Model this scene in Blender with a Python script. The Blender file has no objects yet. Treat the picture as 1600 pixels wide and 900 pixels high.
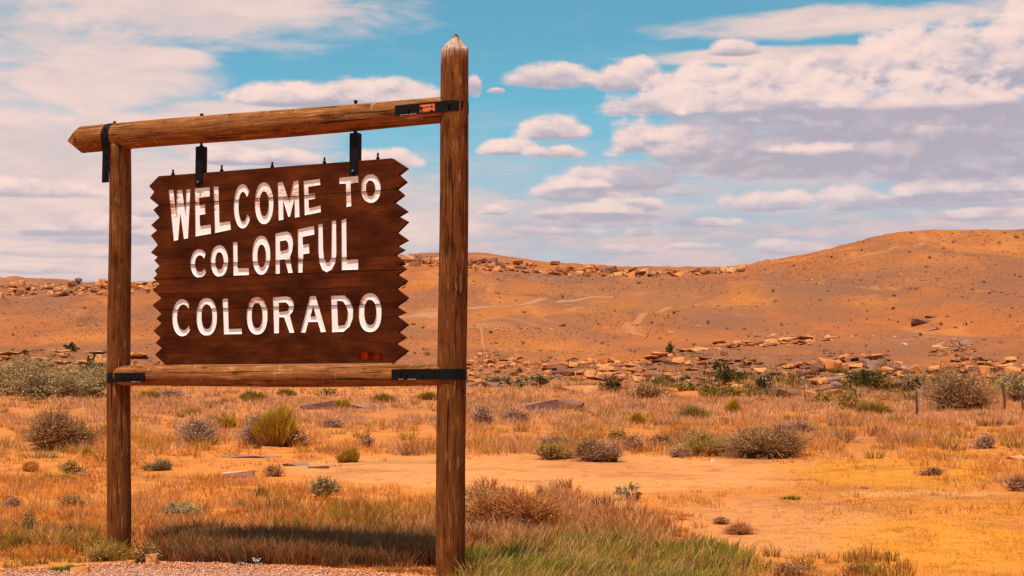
import bpy, math, random
import numpy as np
from mathutils import Vector, Matrix
from mathutils.geometry import delaunay_2d_cdt

random.seed(7)
rng = np.random.default_rng(11)
SC = bpy.context.scene
COL = SC.collection

# ------------------------------------------------------------------ camera
F = 2200.0                      # focal length in pixels of the 1600 px wide picture
HR = 605.0                      # row of the horizon
PITCH = math.atan((HR - 450.0) / F)
EYE = 1.6
cp, sp = math.cos(PITCH), math.sin(PITCH)
cam_d = bpy.data.cameras.new('camera')
cam_d.sensor_width = 36.0
cam_d.lens = 36.0 * F / 1600.0
cam_d.clip_start = 0.1
cam_d.clip_end = 6000
cam = bpy.data.objects.new('camera', cam_d)
COL.objects.link(cam)
cam.location = (0, 0, EYE)
cam.rotation_euler = (math.pi / 2 + PITCH, 0, 0)
SC.camera = cam
SC.render.resolution_x = 1024
SC.render.resolution_y = 576
SC.view_settings.view_transform = 'Standard'
SC.view_settings.look = 'None'
SC.view_settings.gamma = 1.0
SC.view_settings.exposure = 0.22

# ------------------------------------------------------------------ sun
SUN_EL = math.radians(71)
SUN_AZ = math.radians(-148)     # from +Y towards +X: behind the camera, to the left
sun_dir = Vector((math.cos(SUN_EL) * math.sin(SUN_AZ), math.cos(SUN_EL) * math.cos(SUN_AZ), math.sin(SUN_EL)))
sun_d = bpy.data.lights.new('sun', 'SUN')
sun_d.energy = 5.0
sun_d.angle = math.radians(0.53)
sun_d.color = (1.0, 0.90, 0.78)
sun = bpy.data.objects.new('sun', sun_d)
COL.objects.link(sun)
sun.rotation_euler = sun_dir.to_track_quat('Z', 'Y').to_euler()
sun.location = (-10, -10, 30)


# ------------------------------------------------------------------ node helpers
class S:
    """a socket with arithmetic"""
    def __init__(s, nt, sock): s.nt = nt; s.k = sock
    def _m(s, op, *a, clamp=False):
        n = s.nt.nodes.new('ShaderNodeMath'); n.operation = op; n.use_clamp = clamp
        for i, v in enumerate((s,) + a):
            if isinstance(v, S): s.nt.links.new(v.k, n.inputs[i])
            else: n.inputs[i].default_value = v
        return S(s.nt, n.outputs[0])
    def __add__(s, o): return s._m('ADD', o)
    def __radd__(s, o): return s._m('ADD', o)
    def __sub__(s, o): return s._m('SUBTRACT', o)
    def __mul__(s, o): return s._m('MULTIPLY', o)
    def __rmul__(s, o): return s._m('MULTIPLY', o)
    def max(s, o): return s._m('MAXIMUM', o)
    def min(s, o): return s._m('MINIMUM', o)
    def clamp(s): return s._m('ADD', 0.0, clamp=True)
    def f(s, op, *a): return s._m(op, *a)
    def step(s, a, b, lo=0.0, hi=1.0):
        n = s.nt.nodes.new('ShaderNodeMapRange'); n.interpolation_type = 'SMOOTHSTEP'
        s.nt.links.new(s.k, n.inputs[0])
        for i, v in enumerate((a, b, lo, hi)): n.inputs[i + 1].default_value = v
        return S(s.nt, n.outputs[0])


def vmul(nt, v, xyz):
    n = nt.nodes.new('ShaderNodeVectorMath'); n.operation = 'MULTIPLY'
    nt.links.new(v.k, n.inputs[0]); n.inputs[1].default_value = xyz
    return S(nt, n.outputs[0])


def vadd(nt, v, xyz):
    n = nt.nodes.new('ShaderNodeVectorMath'); n.operation = 'ADD'
    nt.links.new(v.k, n.inputs[0])
    if isinstance(xyz, S): nt.links.new(xyz.k, n.inputs[1])
    else: n.inputs[1].default_value = xyz
    return S(nt, n.outputs[0])


def noise(nt, v, scale, detail=4, rough=0.5, dist=0.0, lac=2.0):
    n = nt.nodes.new('ShaderNodeTexNoise')
    if v is not None: nt.links.new(v.k, n.inputs['Vector'])
    n.inputs['Scale'].default_value = scale
    n.inputs['Detail'].default_value = detail
    n.inputs['Roughness'].default_value = rough
    n.inputs['Distortion'].default_value = dist
    n.inputs['Lacunarity'].default_value = lac
    return S(nt, n.outputs[0])


def mixc(nt, f, a, b, mode='MIX'):
    n = nt.nodes.new('ShaderNodeMix'); n.data_type = 'RGBA'; n.blend_type = mode; n.clamp_factor = True
    if isinstance(f, S): nt.links.new(f.k, n.inputs[0])
    else: n.inputs[0].default_value = f
    for i, v in ((6, a), (7, b)):
        if isinstance(v, S): nt.links.new(v.k, n.inputs[i])
        else: n.inputs[i].default_value = (v[0], v[1], v[2], 1)
    return S(nt, n.outputs[2])


# ------------------------------------------------------------------ sky
def px_ae(cx, cy):
    x = (cx - 800) / F; y = (450 - cy) / F
    d = Vector((x, cp - y * sp, sp + y * cp)).normalized()
    return math.atan2(d.x, d.y), math.asin(d.z)


# cx, cy(base line), half width, height above base, depth below base (pixels of the photograph)
CUMULUS = [
    (1153, 80, 46, 20, 8), (1330, 120, 120, 46, 30), (1180, 140, 110, 44, 24), (1480, 112, 150, 80, 50), (1600, 110, 120, 122, 60), (1090, 146, 90, 42, 18),
    (860, 128, 84, 32, 11), (985, 130, 60, 38, 14), (775, 142, 16, 6, 4), (741, 135, 14, 18, 16),
    (540, 158, 175, 36, 14), (470, 158, 90, 24, 10), (620, 155, 70, 34, 14), (1060, 170, 130, 34, 12), (1260, 175, 210, 62, 24), (1480, 190, 260, 76, 34),
    (865, 212, 60, 34, 8), (800, 236, 54, 20, 7), (868, 240, 50, 14, 7),
    (1290, 225, 160, 36, 16), (1500, 235, 200, 40, 20), (1010, 226, 66, 44, 18), (1120, 236, 160, 54, 24), (1330, 256, 260, 34, 20), (1540, 268, 180, 24, 12),
    (970, 286, 110, 28, 12), (600, 256, 56, 24, 8), (440, 254, 66, 20, 7), (355, 250, 60, 26, 8),
    (1520, 300, 150, 30, 14), (900, 305, 70, 26, 11), (985, 325, 56, 24, 10), (1200, 324, 76, 28, 8), (1345, 322, 76, 32, 9), (775, 332, 28, 13, 4),
    (1530, 338, 90, 14, 7), (920, 338, 110, 20, 9), (1110, 350, 60, 12, 6), (1005, 364, 26, 18, 7), (860, 362, 70, 16, 7), (1220, 392, 60, 18, 7), (960, 394, 70, 12, 6), (1090, 386, 50, 9, 5),
    (50, 300, 120, 20, 9), (210, 332, 60, 18, 8), (132, 362, 34, 24, 8), (60, 364, 40, 15, 7), (170, 352, 60, 22, 8), (100, 398, 120, 12, 6), (60, 422, 90, 10, 6),
]
# broad grey undersides behind the cumulus: cx, cy, half width, half height
BANKS = [(1420, 196, 330, 26), (1230, 186, 200, 14), (1400, 262, 380, 26), (1200, 258, 250, 20), (1560, 230, 200, 40), (1540, 312, 160, 12), (1000, 300, 150, 10), (930, 345, 160, 12), (150, 372, 160, 10)]
# soft high layer, upper left: cx, cy, half width, half height
STRATUS = [
    (120, -60, 560, 110), (330, 0, 300, 62), (60, 120, 250, 60), (30, 250, 330, 90), (200, 210, 300, 50), (250, 92, 78, 20),
    (-200, 200, 400, 300), (420, 180, 230, 20), (300, 330, 420, 100), (1330, 34, 260, 22), (1230, 84, 260, 12),
]


def cloud_group():
    g = bpy.data.node_groups.new('cloud_density', 'ShaderNodeTree')
    g.interface.new_socket('Vector', in_out='INPUT', socket_type='NodeSocketVector')
    for nm in ('Cover', 'Height', 'Soft', 'Bank'): g.interface.new_socket(nm, in_out='OUTPUT', socket_type='NodeSocketFloat')
    gi = g.nodes.new('NodeGroupInput'); go = g.nodes.new('NodeGroupOutput')
    v = S(g, gi.outputs[0])
    sep = g.nodes.new('ShaderNodeSeparateXYZ'); g.links.new(v.k, sep.inputs[0])
    x, y, z = (S(g, o) for o in sep.outputs)
    A = x.f('ARCTAN2', y); E = z.f('ARCSINE')
    vs = vmul(g, v, (1, 1, 1.8))
    big = noise(g, vs, 20, 2, 0.5)
    det = noise(g, vs, 46, 9, 0.60, 0.15)
    nz = (big * 0.85 + det * 1.0 - 0.925) * 1.8
    nh = (big - 0.5) * 0.8 + (det - 0.5) * 0.8
    cover = None; H = None
    for cx, cy, hw, hu, hd in sorted(CUMULUS, key=lambda t: t[1]):
        a, e = px_ae(cx, cy)
        dx = (A - a) * (F / hw)
        dy = E - e
        h = dy.max(0.0) * (F / hu) + dy.min(0.0) * (F / hd)
        f_ = (dx * dx + h * h) * -0.9 + 0.9
        f_ = f_ + nz
        al = f_.step(-0.20, 0.50)
        hh = (dx * dx * 0.25 + h).min(1.6)
        if cover is None: cover = al; H = (hh - 0.5) * f_.step(-0.1, 0.3) + 0.5
        else:
            cover = cover.max(al)
            H = H + (hh - H) * f_.step(-0.20, 0.50)
    # away from the photographed part the same broken cumulus goes on
    gen = (noise(g, vmul(g, v, (1, 1, 3.0)), 4.5, 3, 0.5) - 0.56) * 7.0
    side = A.f('ABSOLUTE').step(0.40, 0.55) * E.step(0.75, 1.1, 1, 0) * E.step(0.0, 0.05)
    ga = (gen + nz * 0.6).step(-0.1, 0.34) * side
    cover = cover.max(ga)
    H = H + (nh * 1.2 + 0.1 - H) * ga
    H = H + nh
    g.links.new(cover.k, go.inputs[0])
    Fs = None
    for cx, cy, hw, hh in STRATUS:
        a, e = px_ae(cx, cy)
        dx = (A - a) * (F / hw); dy = (E - e) * (F / hh)
        b = (dx * dx + dy * dy) * -1.0 + 1.0
        Fs = b if Fs is None else Fs.f('SMOOTH_MAX', b, 0.3)
    sn = noise(g, vmul(g, v, (1, 1, 3.4)), 13, 7, 0.58, 0.3)
    Fs = Fs.max(-2.0) + (sn - 0.5) * 3.4
    g.links.new(Fs.k, go.inputs[2])
    Fb = None
    for cx, cy, hw, hh in BANKS:
        a, e = px_ae(cx, cy)
        dx = (A - a) * (F / hw); dy = (E - e) * (F / hh)
        b = (dx * dx + dy * dy) * -1.0 + 1.0
        Fb = b if Fb is None else Fb.f('SMOOTH_MAX', b, 0.3)
    Fb = Fb.max(-2.0) + (sn - 0.5) * 1.5 + (det - 0.5) * 1.5
    g.links.new(Fb.k, go.inputs[3])
    H = H - Fb.step(-0.6, 0.9) * 1.15
    g.links.new(H.k, go.inputs[1])
    return g


world = bpy.data.worlds.new('World')
SC.world = world
world.use_nodes = True
nt = world.node_tree
nt.nodes.clear()
WS = 0.1
out = nt.nodes.new('ShaderNodeOutputWorld')
bg = nt.nodes.new('ShaderNodeBackground'); bg.inputs[1].default_value = WS
nt.links.new(bg.outputs[0], out.inputs[0])
sky = nt.nodes.new('ShaderNodeTexSky'); sky.sky_type = 'NISHITA'; sky.sun_disc = False
sky.sun_elevation = SUN_EL; sky.sun_rotation = SUN_AZ % (2 * math.pi)
sky.altitude = 1500; sky.air_density = 1.0; sky.dust_density = 0.4; sky.ozone_density = 1.0
tc = nt.nodes.new('ShaderNodeTexCoord')
dirv = S(nt, tc.outputs['Generated'])
sep = nt.nodes.new('ShaderNodeSeparateXYZ'); nt.links.new(dirv.k, sep.inputs[0])
E = S(nt, sep.outputs[2]).f('ARCSINE')
gn = nt.nodes.new('ShaderNodeGroup'); gn.node_tree = cloud_group()
nt.links.new(dirv.k, gn.inputs[0])
cu, Hh, s0, bk = (S(nt, gn.outputs[i]) for i in range(4))
# fine puffs: how the small noise changes towards the light
fa = noise(nt, vmul(nt, dirv, (1, 1, 1.8)), 46, 4, 0.5, 0.15)
fb = noise(nt, vmul(nt, vadd(nt, dirv, (-0.003, 0, 0.0060)), (1, 1, 1.8)), 46, 4, 0.5, 0.15)
K = 1.0 / WS
SKYTINT = (0.66, 1.22, 1.06)
base = mixc(nt, 1.0, S(nt, sky.outputs[0]), SKYTINT, 'MULTIPLY')
# pale veil of thin cloud near the skyline
vn = noise(nt, vmul(nt, dirv, (1, 1, 6.0)), 11, 6, 0.6, 0.2)
vn2 = noise(nt, vmul(nt, dirv, (1, 1, 4.0)), 34, 6, 0.6, 0.2)
veil = (E.step(0.10, 0.205, 0.98, 0.0) + (vn - 0.5) * 0.9 * E.step(0.20, 0.30, 1.0, 0.15)).clamp()
veilc = mixc(nt, (vn * 0.5 + vn2 * 0.5).step(0.42, 0.60), (0.45, 0.43, 0.48), (0.60, 0.475, 0.475))
veilc = mixc(nt, 1.0, veilc, (K, K, K), 'MULTIPLY')
col = mixc(nt, veil, base, veilc)
soft = s0.step(-0.5, 0.8)
sn2 = noise(nt, vmul(nt, dirv, (1, 1, 3.4)), 22, 7, 0.6, 0.3)
softc = mixc(nt, (sn2 * 0.6 + vn * 0.5).step(0.40, 0.68), (0.61, 0.50, 0.49), (0.77, 0.575, 0.52))
softc = mixc(nt, 1.0, softc, (K, K, K), 'MULTIPLY')
col = mixc(nt, soft * 0.95, col, softc)
bankc = mixc(nt, 1.0, mixc(nt, vn2.step(0.35, 0.65), (0.42, 0.40, 0.47), (0.55, 0.48, 0.51)), (K, K, K), 'MULTIPLY')
col = mixc(nt, bk.step(-0.5, 0.7) * 0.92, col, bankc)
lit = (Hh.step(-0.75, 1.25) * 1.0 + (fa - fb) * 1.15).clamp()
r = nt.nodes.new('ShaderNodeValToRGB')
nt.links.new(lit.k, r.inputs[0])
el = r.color_ramp.elements
el[0].position = 0.0; el[0].color = (0.39, 0.36, 0.42, 1)
el[1].position = 1.0; el[1].color = (0.84, 0.625, 0.555, 1)
e = el.new(0.30); e.color = (0.51, 0.43, 0.47, 1)
e = el.new(0.65); e.color = (0.72, 0.555, 0.53, 1)
cc = mixc(nt, 1.0, S(nt, r.outputs[0]), (K, K, K), 'MULTIPLY')
# distant low clouds fade into the veil
low = E.step(0.07, 0.17, 0.45, 1.0)
col = mixc(nt, cu * low * 0.97, col, cc)
nt.links.new(col.k, bg.inputs[0])
world.cycles.sampling_method = 'MANUAL'
world.cycles.sample_map_resolution = 256


# ------------------------------------------------------------------ object helpers
def tag(o, label=None, cat=None, group=None, kind=None):
    if label: o['label'] = label
    if cat: o['category'] = cat
    if group: o['group'] = group
    if kind: o['kind'] = kind
    return o


def link(name, me, parent=None, mat=None):
    o = bpy.data.objects.new(name, me)
    COL.objects.link(o)
    if parent: o.parent = parent
    if mat is not None and me is not None and not me.materials: me.materials.append(mat)
    return o


def empty(name, loc=(0, 0, 0), rz=0.0):
    o = bpy.data.objects.new(name, None)
    COL.objects.link(o)
    o.empty_display_size = 0.1
    o.location = loc; o.rotation_euler = (0, 0, rz)
    return o


def arr_mesh(name, V, T, colr=None, mat=None, smooth=False):
    """triangle mesh straight from numpy arrays"""
    V = np.asarray(V, dtype=np.float32); T = np.asarray(T, dtype=np.int32)
    me = bpy.data.meshes.new(name)
    me.vertices.add(len(V)); me.vertices.foreach_set('co', V.ravel())
    k = T.shape[1]
    me.loops.add(T.size); me.loops.foreach_set('vertex_index', T.ravel())
    me.polygons.add(len(T))
    me.polygons.foreach_set('loop_start', np.arange(0, T.size, k, dtype=np.int32))
    if smooth: me.polygons.foreach_set('use_smooth', np.ones(len(T), dtype=bool))
    if colr is not None:
        a = me.color_attributes.new('tone', 'FLOAT_COLOR', 'POINT')
        c = np.ones((len(V), 4), dtype=np.float32); c[:, :3] = colr
        a.data.foreach_set('color', c.ravel())
    me.update(); me.validate()
    if mat: me.materials.append(mat)
    return me


def py_mesh(name, V, Fs, mat=None, smooth=False):
    me = bpy.data.meshes.new(name)
    me.from_pydata([tuple(v) for v in V], [], Fs)
    me.update()
    if smooth:
        for p in me.polygons: p.use_smooth = True
    if mat: me.materials.append(mat)
    return me


# ------------------------------------------------------------------ numpy noise
def _h(ix, iy, seed):
    n = (ix.astype(np.int64) * 374761393 + iy.astype(np.int64) * 668265263 + seed * 1442695041) & 0xffffffff
    n = ((n ^ (n >> 13)) * 1274126177) & 0xffffffff
    n = n ^ (n >> 16)
    return (n & 0xffff).astype(np.float64) / 65535.0


def vnoise(x, y, seed=0):
    x = np.asarray(x, float); y = np.asarray(y, float)
    ix = np.floor(x); iy = np.floor(y); fx = x - ix; fy = y - iy
    fx = fx * fx * (3 - 2 * fx); fy = fy * fy * (3 - 2 * fy)
    a = _h(ix, iy, seed); b = _h(ix + 1, iy, seed); c = _h(ix, iy + 1, seed); d = _h(ix + 1, iy + 1, seed)
    return (a + (b - a) * fx) * (1 - fy) + (c + (d - c) * fx) * fy


def fbm(x, y, o=4, seed=0, g=0.5):
    s = 0.0; a = 1.0; t = 0.0
    for i in range(o):
        s = s + a * vnoise(x * 2 ** i + 13.7 * i, y * 2 ** i + 7.1 * i, seed + i); t += a; a *= g
    return s / t


def sstep(a, b, x):
    t = np.clip((np.asarray(x, float) - a) / (b - a), 0, 1)
    return t * t * (3 - 2 * t)


# ------------------------------------------------------------------ the lie of the land
def flat_row(D): return 450 - F * math.tan(math.atan2(-EYE, D) - PITCH)


PROF = [  # distance, then (column, row) pairs: where ground at that distance is seen
    (60, [(-300, 654), (1900, 658)]),
    (90, [(-300, 620), (0, 620), (200, 617), (400, 614), (630, 612), (800, 613), (1000, 622), (1200, 634), (1400, 640), (1600, 632), (1900, 630)]),
    (120, [(-300, 598), (0, 597), (400, 594), (630, 594), (800, 600), (1000, 612), (1200, 622), (1400, 620), (1600, 610), (1900, 604)]),
    (160, [(-300, 562), (0, 562), (400, 566), (630, 575), (800, 580), (1000, 577), (1200, 577), (1400, 575), (1600, 568), (1900, 565)]),
    (220, [(-300, 530), (0, 530), (400, 536), (630, 545), (800, 548), (1000, 542), (1200, 536), (1400, 530), (1600, 525), (1900, 520)]),
    (300, [(-300, 505), (0, 505), (400, 510), (630, 515), (800, 515), (1000, 512), (1200, 503), (1400, 488), (1600, 478), (1900, 470)]),
    (380, [(-300, 488), (0, 488), (400, 485), (630, 482), (800, 480), (1000, 475), (1200, 457), (1400, 436), (1600, 426), (1900, 420)]),
    (460, [(-300, 476), (0, 476), (200, 474), (400, 466), (630, 456), (800, 452), (1000, 449), (1200, 427), (1400, 394), (1600, 384), (1900, 378)]),
    (540, [(-300, 467), (0, 467), (200, 465), (400, 455), (630, 436), (800, 440), (1000, 439), (1150, 418), (1200, 410), (1250, 402), (1300, 387), (1350, 372), (1400, 364), (1450, 360), (1500, 357.5), (1600, 357), (1900, 352)]),
    (600, [(-300, 463), (0, 463), (200, 461), (400, 448), (630, 422), (720, 418), (800, 430), (1000, 434), (1150, 424), (1200, 412), (1300, 392), (1400, 370), (1500, 364), (1900, 360)]),
    (635, [(-300, 444), (0, 443), (200, 442), (400, 430), (630, 406), (720, 403), (800, 407), (900, 415), (1000, 420), (1100, 419), (1160, 417), (1200, 414), (1300, 400), (1400, 380), (1500, 374), (1900, 368)]),
    (700, [(-300, 444), (0, 444), (200, 443), (400, 431), (630, 408), (720, 405), (800, 409), (900, 417), (1000, 421), (1100, 420), (1160, 418), (1300, 405), (1500, 385), (1900, 380)]),
    (900, [(-300, 446), (-60, 437), (0, 433), (40, 433), (100, 438), (200, 447), (500, 425), (630, 397), (700, 393.5), (760, 395), (820, 405), (880, 416), (1000, 428), (1300, 415), (1900, 400)]),
    (1100, [(-300, 460), (0, 450), (400, 450), (700, 415), (900, 430), (1900, 430)]),
]
TC = np.arange(-420, 2021, 10.0)
KD = [8.0, 20.0, 30.0] + [p[0] for p in PROF]
KR = [np.full(len(TC), flat_row(8.0)), np.full(len(TC), flat_row(20.0)), np.full(len(TC), flat_row(30.0))]
for D, pts in PROF:
    KR.append(np.interp(TC, [p[0] for p in pts], [p[1] for p in pts]))
KZ = np.array([EYE + D * np.tan(np.arctan((450 - R) / F) + PITCH) for D, R in zip(KD, KR)])
LD = np.linspace(math.log(8), math.log(1100), 420)
TZ = np.empty((len(LD), len(TC)))
for j in range(len(TC)): TZ[:, j] = np.interp(np.exp(LD), KD, KZ[:, j])
_k = np.exp(-np.linspace(-2, 2, 9) ** 2); _k /= _k.sum()
_pad = np.pad(TZ, ((4, 4), (0, 0)), mode='edge')
TZ = sum(_k[i] * _pad[i:i + TZ.shape[0]] for i in range(9))
_k = np.exp(-np.linspace(-2, 2, 11) ** 2); _k /= _k.sum()
_pad = np.pad(TZ, ((0, 0), (5, 5)), mode='edge')
TZ = sum(_k[i] * _pad[:, i:i + TZ.shape[1]] for i in range(11))


def table(col, D):
    fi = np.clip((np.log(np.maximum(D, 8.0)) - LD[0]) / (LD[1] - LD[0]), 0, len(LD) - 1.001)
    fj = np.clip((col - TC[0]) / 10.0, 0, len(TC) - 1.001)
    i = fi.astype(int); j = fj.astype(int); a = fi - i; b = fj - j
    return (TZ[i, j] * (1 - a) + TZ[i + 1, j] * a) * (1 - b) + (TZ[i, j + 1] * (1 - a) + TZ[i + 1, j + 1] * a) * b


def relief(X, Y):
    r = np.hypot(X, Y)
    z = (fbm(X * .9, Y * .9, 3, 3) - .5) * 0.07 * sstep(13.5, 17, r)
    z = z + (fbm(X / 5, Y / 5, 3, 9) - .5) * 0.28 * sstep(18, 40, r)
    # broken rocky steps of the bank beyond the grass
    b = sstep(95, 125, r) * (1 - sstep(200, 250, r))
    q = fbm(X / 9, Y / 6, 4, 21)
    z = z + (np.floor(q * 9) / 9 - .5) * 3.0 * b
    h = sstep(190, 300, r)
    n1 = fbm(X / 55 + .35 * Y / 55, Y / 120, 3, 33)
    z = z + (-np.abs(n1 - .5) * 2 + .35) * 8.5 * h * (1 - .7 * sstep(470, 540, r))
    n2_ = fbm(X / 20 + .5 * Y / 30 + 2.0 * n1, Y / 75, 3, 133)
    z = z - (1 - sstep(0, .13, np.abs(n2_ - .5))) * 1.5 * h * (1 - .6 * sstep(520, 600, r))
    z = z + (fbm(X / 14, Y / 22, 4, 41) - .5) * 1.6 * h
    c = sstep(585, 610, r) * (1 - sstep(690, 800, r))
    z = z + (fbm(X / 8, Y / 8, 3, 55) - .5) * 2.0 * c
    return z


def zfun(X, Y, rel=True):
    X = np.asarray(X, float); Y = np.asarray(Y, float)
    r = np.hypot(X, Y) + 1e-6; az = np.arctan2(X, Y)
    azc = np.clip(az, -.55, .55)
    Ye = r * np.cos(azc); Xe = r * np.sin(azc)
    z = table(800 + F * Xe / (Ye * cp), Ye)
    for _ in range(2):
        c = Ye * cp + (z - EYE) * sp
        z = table(800 + F * Xe / c, Ye)
    z = z * (1 - .75 * sstep(.6, 1.7, np.abs(az)))
    z = z + 25 * sstep(450, 700, r) * sstep(1.0, 1.7, np.abs(az)) * fbm(X / 200, Y / 200, 2, 5)
    if rel: z = z + relief(X, Y)
    return z


def project(X, Y, Z):
    c = Y * cp + (Z - EYE) * sp; u = -Y * sp + (Z - EYE) * cp
    return 800 + F * X / c, 450 - F * u / c


# lookup from picture to ground
GC = np.arange(-480, 2071, 6.0)
GD = np.exp(np.linspace(math.log(9), math.log(1050), 1400))
_Y = np.repeat(GD[:, None], len(GC), 1)
_X = (GC[None, :] - 800) / F * _Y * cp
_Z = zfun(_X, _Y)
for _ in range(2):
    _X = (GC[None, :] - 800) / F * (_Y * cp + (_Z - EYE) * sp); _Z = zfun(_X, _Y)
GR = np.minimum.accumulate(project(_X, _Y, _Z)[1], axis=0)


def ground(col, row):
    """world points of the ground seen at picture positions"""
    col = np.atleast_1d(np.asarray(col, float)); row = np.atleast_1d(np.asarray(row, float))
    j = np.clip(np.rint((col - GC[0]) / 6.0).astype(int), 0, len(GC) - 1)
    D = np.empty(len(col))
    for jj in np.unique(j):
        m = j == jj
        D[m] = np.interp(-row[m], -GR[:, jj], GD)
    X = (col - 800) / F * D * cp
    Z = zfun(X, D)
    for _ in range(2):
        X = (col - 800) / F * (D * cp + (Z - EYE) * sp); Z = zfun(X, D)
    return X, D, Z


def gpt(c, r):
    X, Y, Z = ground([c], [r])
    return Vector((X[0], Y[0], Z[0]))


# ------------------------------------------------------------------ materials
def new_mat(name):
    m = bpy.data.materials.new(name); m.use_nodes = True
    n = m.node_tree; b = n.nodes['Principled BSDF']
    return m, n, b


def setv(nt, sock, v):
    if isinstance(v, S): nt.links.new(v.k, sock)
    else: sock.default_value = v


def bump(nt, b, h, strength, dist):
    n = nt.nodes.new('ShaderNodeBump'); n.inputs['Strength'].default_value = strength
    n.inputs['Distance'].default_value = dist
    nt.links.new(h.k, n.inputs['Height']); nt.links.new(n.outputs[0], b.inputs['Normal'])


def obj_co(nt):
    t = nt.nodes.new('ShaderNodeTexCoord'); return S(nt, t.outputs['Object'])


def geo_pos(nt):
    t = nt.nodes.new('ShaderNodeNewGeometry'); return S(nt, t.outputs['Position'])


def rnd(nt):
    t = nt.nodes.new('ShaderNodeObjectInfo'); return S(nt, t.outputs['Random'])


def tone(nt):
    t = nt.nodes.new('ShaderNodeVertexColor'); t.layer_name = 'tone'; return S(nt, t.outputs[0])


def ramp(nt, f, stops):
    r = nt.nodes.new('ShaderNodeValToRGB'); nt.links.new(f.k, r.inputs[0])
    e = r.color_ramp.elements
    e[0].position = stops[0][0]; e[0].color = (*stops[0][1], 1)
    e[1].position = stops[-1][0]; e[1].color = (*stops[-1][1], 1)
    for p, c in stops[1:-1]:
        k = e.new(p); k.color = (*c, 1)
    return S(nt, r.outputs[0])


def m_wood(name, dark, mid, light, tip=0.0):
    m, n, b = new_mat(name)
    o = obj_co(n)
    g1 = noise(n, vmul(n, o, (16, 16, 1.1)), 2.2, 6, 0.62, 0.6)
    g2 = noise(n, vmul(n, o, (60, 60, 2.0)), 3.0, 4, 0.6)
    pat = noise(n, vmul(n, o, (2, 2, .8)), 4.5, 5, 0.62)
    f = (g1 * 0.55 + g2 * 0.22 + pat * 0.50 - 0.13).clamp()
    c = ramp(n, f, [(0.38, dark), (0.49, mid), (0.55, mid), (0.68, light)])
    fl = noise(n, vmul(n, o, (30, 30, 6)), 2.4, 3, 0.5).step(0.69, 0.76)
    c = mixc(n, fl * 0.55, c, (0.62, 0.40, 0.28))
    scr = noise(n, vmul(n, o, (5, 5, 26) if 'beam' in name else (26, 26, 3)), 1.5, 3, 0.55).step(0.64, 0.70)
    c = mixc(n, scr * 0.45, c, (0.60, 0.34, 0.19))
    crack = noise(n, vmul(n, o, (24, 24, 0.5)), 1.6, 3, 0.5).step(0.345, 0.375, 1, 0)
    c = mixc(n, crack * 0.85, c, (0.03, 0.011, 0.004))
    kn = n.nodes.new('ShaderNodeTexVoronoi'); kn.inputs['Scale'].default_value = 1.0
    n.links.new(vmul(n, o, (7, 7, 2.6)).k, kn.inputs['Vector'])
    k = S(n, kn.outputs['Distance']).step(0.07, 0.13, 1, 0)
    c = mixc(n, k * 0.75, c, (0.05, 0.016, 0.005))
    if tip:
        sp_ = n.nodes.new('ShaderNodeSeparateXYZ'); n.links.new(o.k, sp_.inputs[0])
        z = S(n, sp_.outputs[2])
        drip = noise(n, vmul(n, o, (22, 22, 2.5)), 1.5, 4, 0.6)
        w = (z + (drip - 0.5) * 0.5).step(tip - 0.26, tip - 0.10) * (z + (drip - .5) * .1).step(tip - 0.055, tip - 0.025, 1, 0)
        c = mixc(n, w * 0.85, c, (0.62, 0.42, 0.32))
    setv(n, b.inputs['Base Color'], c)
    b.inputs['Roughness'].default_value = 0.85
    b.inputs['Specular IOR Level'].default_value = 0.12
    bump(n, b, g1 * 0.6 + g2 * 0.35 + pat * 0.3 - crack * 0.8, 1.0, 0.022)
    return m


def m_flat(name, colr, rough=0.8, var=0.25, scale=20, bmp=0.0, bdist=0.01):
    m, n, b = new_mat(name)
    o = obj_co(n)
    v = noise(n, o, scale, 5, 0.6)
    c = mixc(n, v.step(0.3, 0.7), tuple(x * (1 - var) for x in colr), tuple(min(1, x * (1 + var)) for x in colr))
    setv(n, b.inputs['Base Color'], c)
    b.inputs['Roughness'].default_value = rough
    if bmp: bump(n, b, v, bmp, bdist)
    return m


WD = ((0.050, 0.0125, 0.0024), (0.18, 0.053, 0.0095), (0.38, 0.145, 0.036))
M_POST = m_wood('weathered_post_wood', *WD)
M_BEAM = m_wood('weathered_beam_wood', (0.09, 0.024, 0.005), (0.27, 0.090, 0.021), (0.56, 0.27, 0.10))


def m_board(dark):
    m, n, b = new_mat('stained_board_wood')
    o = obj_co(n)
    g = noise(n, vmul(n, o, (1.2, 8, 26)), 2.0, 6, 0.6, 0.5)
    p = noise(n, vmul(n, o, (1, 1, 2.2)), 2.6, 4, 0.6)
    f = (g * 0.28 + p * 0.75 - 0.015 + rnd(n) * 0.07 - 0.035).clamp()
    c = ramp(n, f, [(0.36, (0.036, 0.0055, 0.0008)), (0.5, (0.066, 0.0130, 0.0020)), (0.68, (0.140, 0.028, 0.0038))])
    sc = noise(n, vmul(n, o, (4, 4, 22)), 3.0, 4, 0.6).step(0.70, 0.75)
    c = mixc(n, sc * 0.35, c, (0.30, 0.13, 0.07))
    cr = noise(n, vmul(n, o, (0.7, 1, 30)), 1.6, 3, 0.5).step(0.27, 0.31, 1, 0)
    c = mixc(n, cr * 0.8, c, (0.012, 0.003, 0.001))
    setv(n, b.inputs['Base Color'], c)
    b.inputs['Roughness'].default_value = 0.7
    b.inputs['Specular IOR Level'].default_value = 0.06
    bump(n, b, g - cr * 0.7, 0.5, 0.004)
    return m


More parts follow.
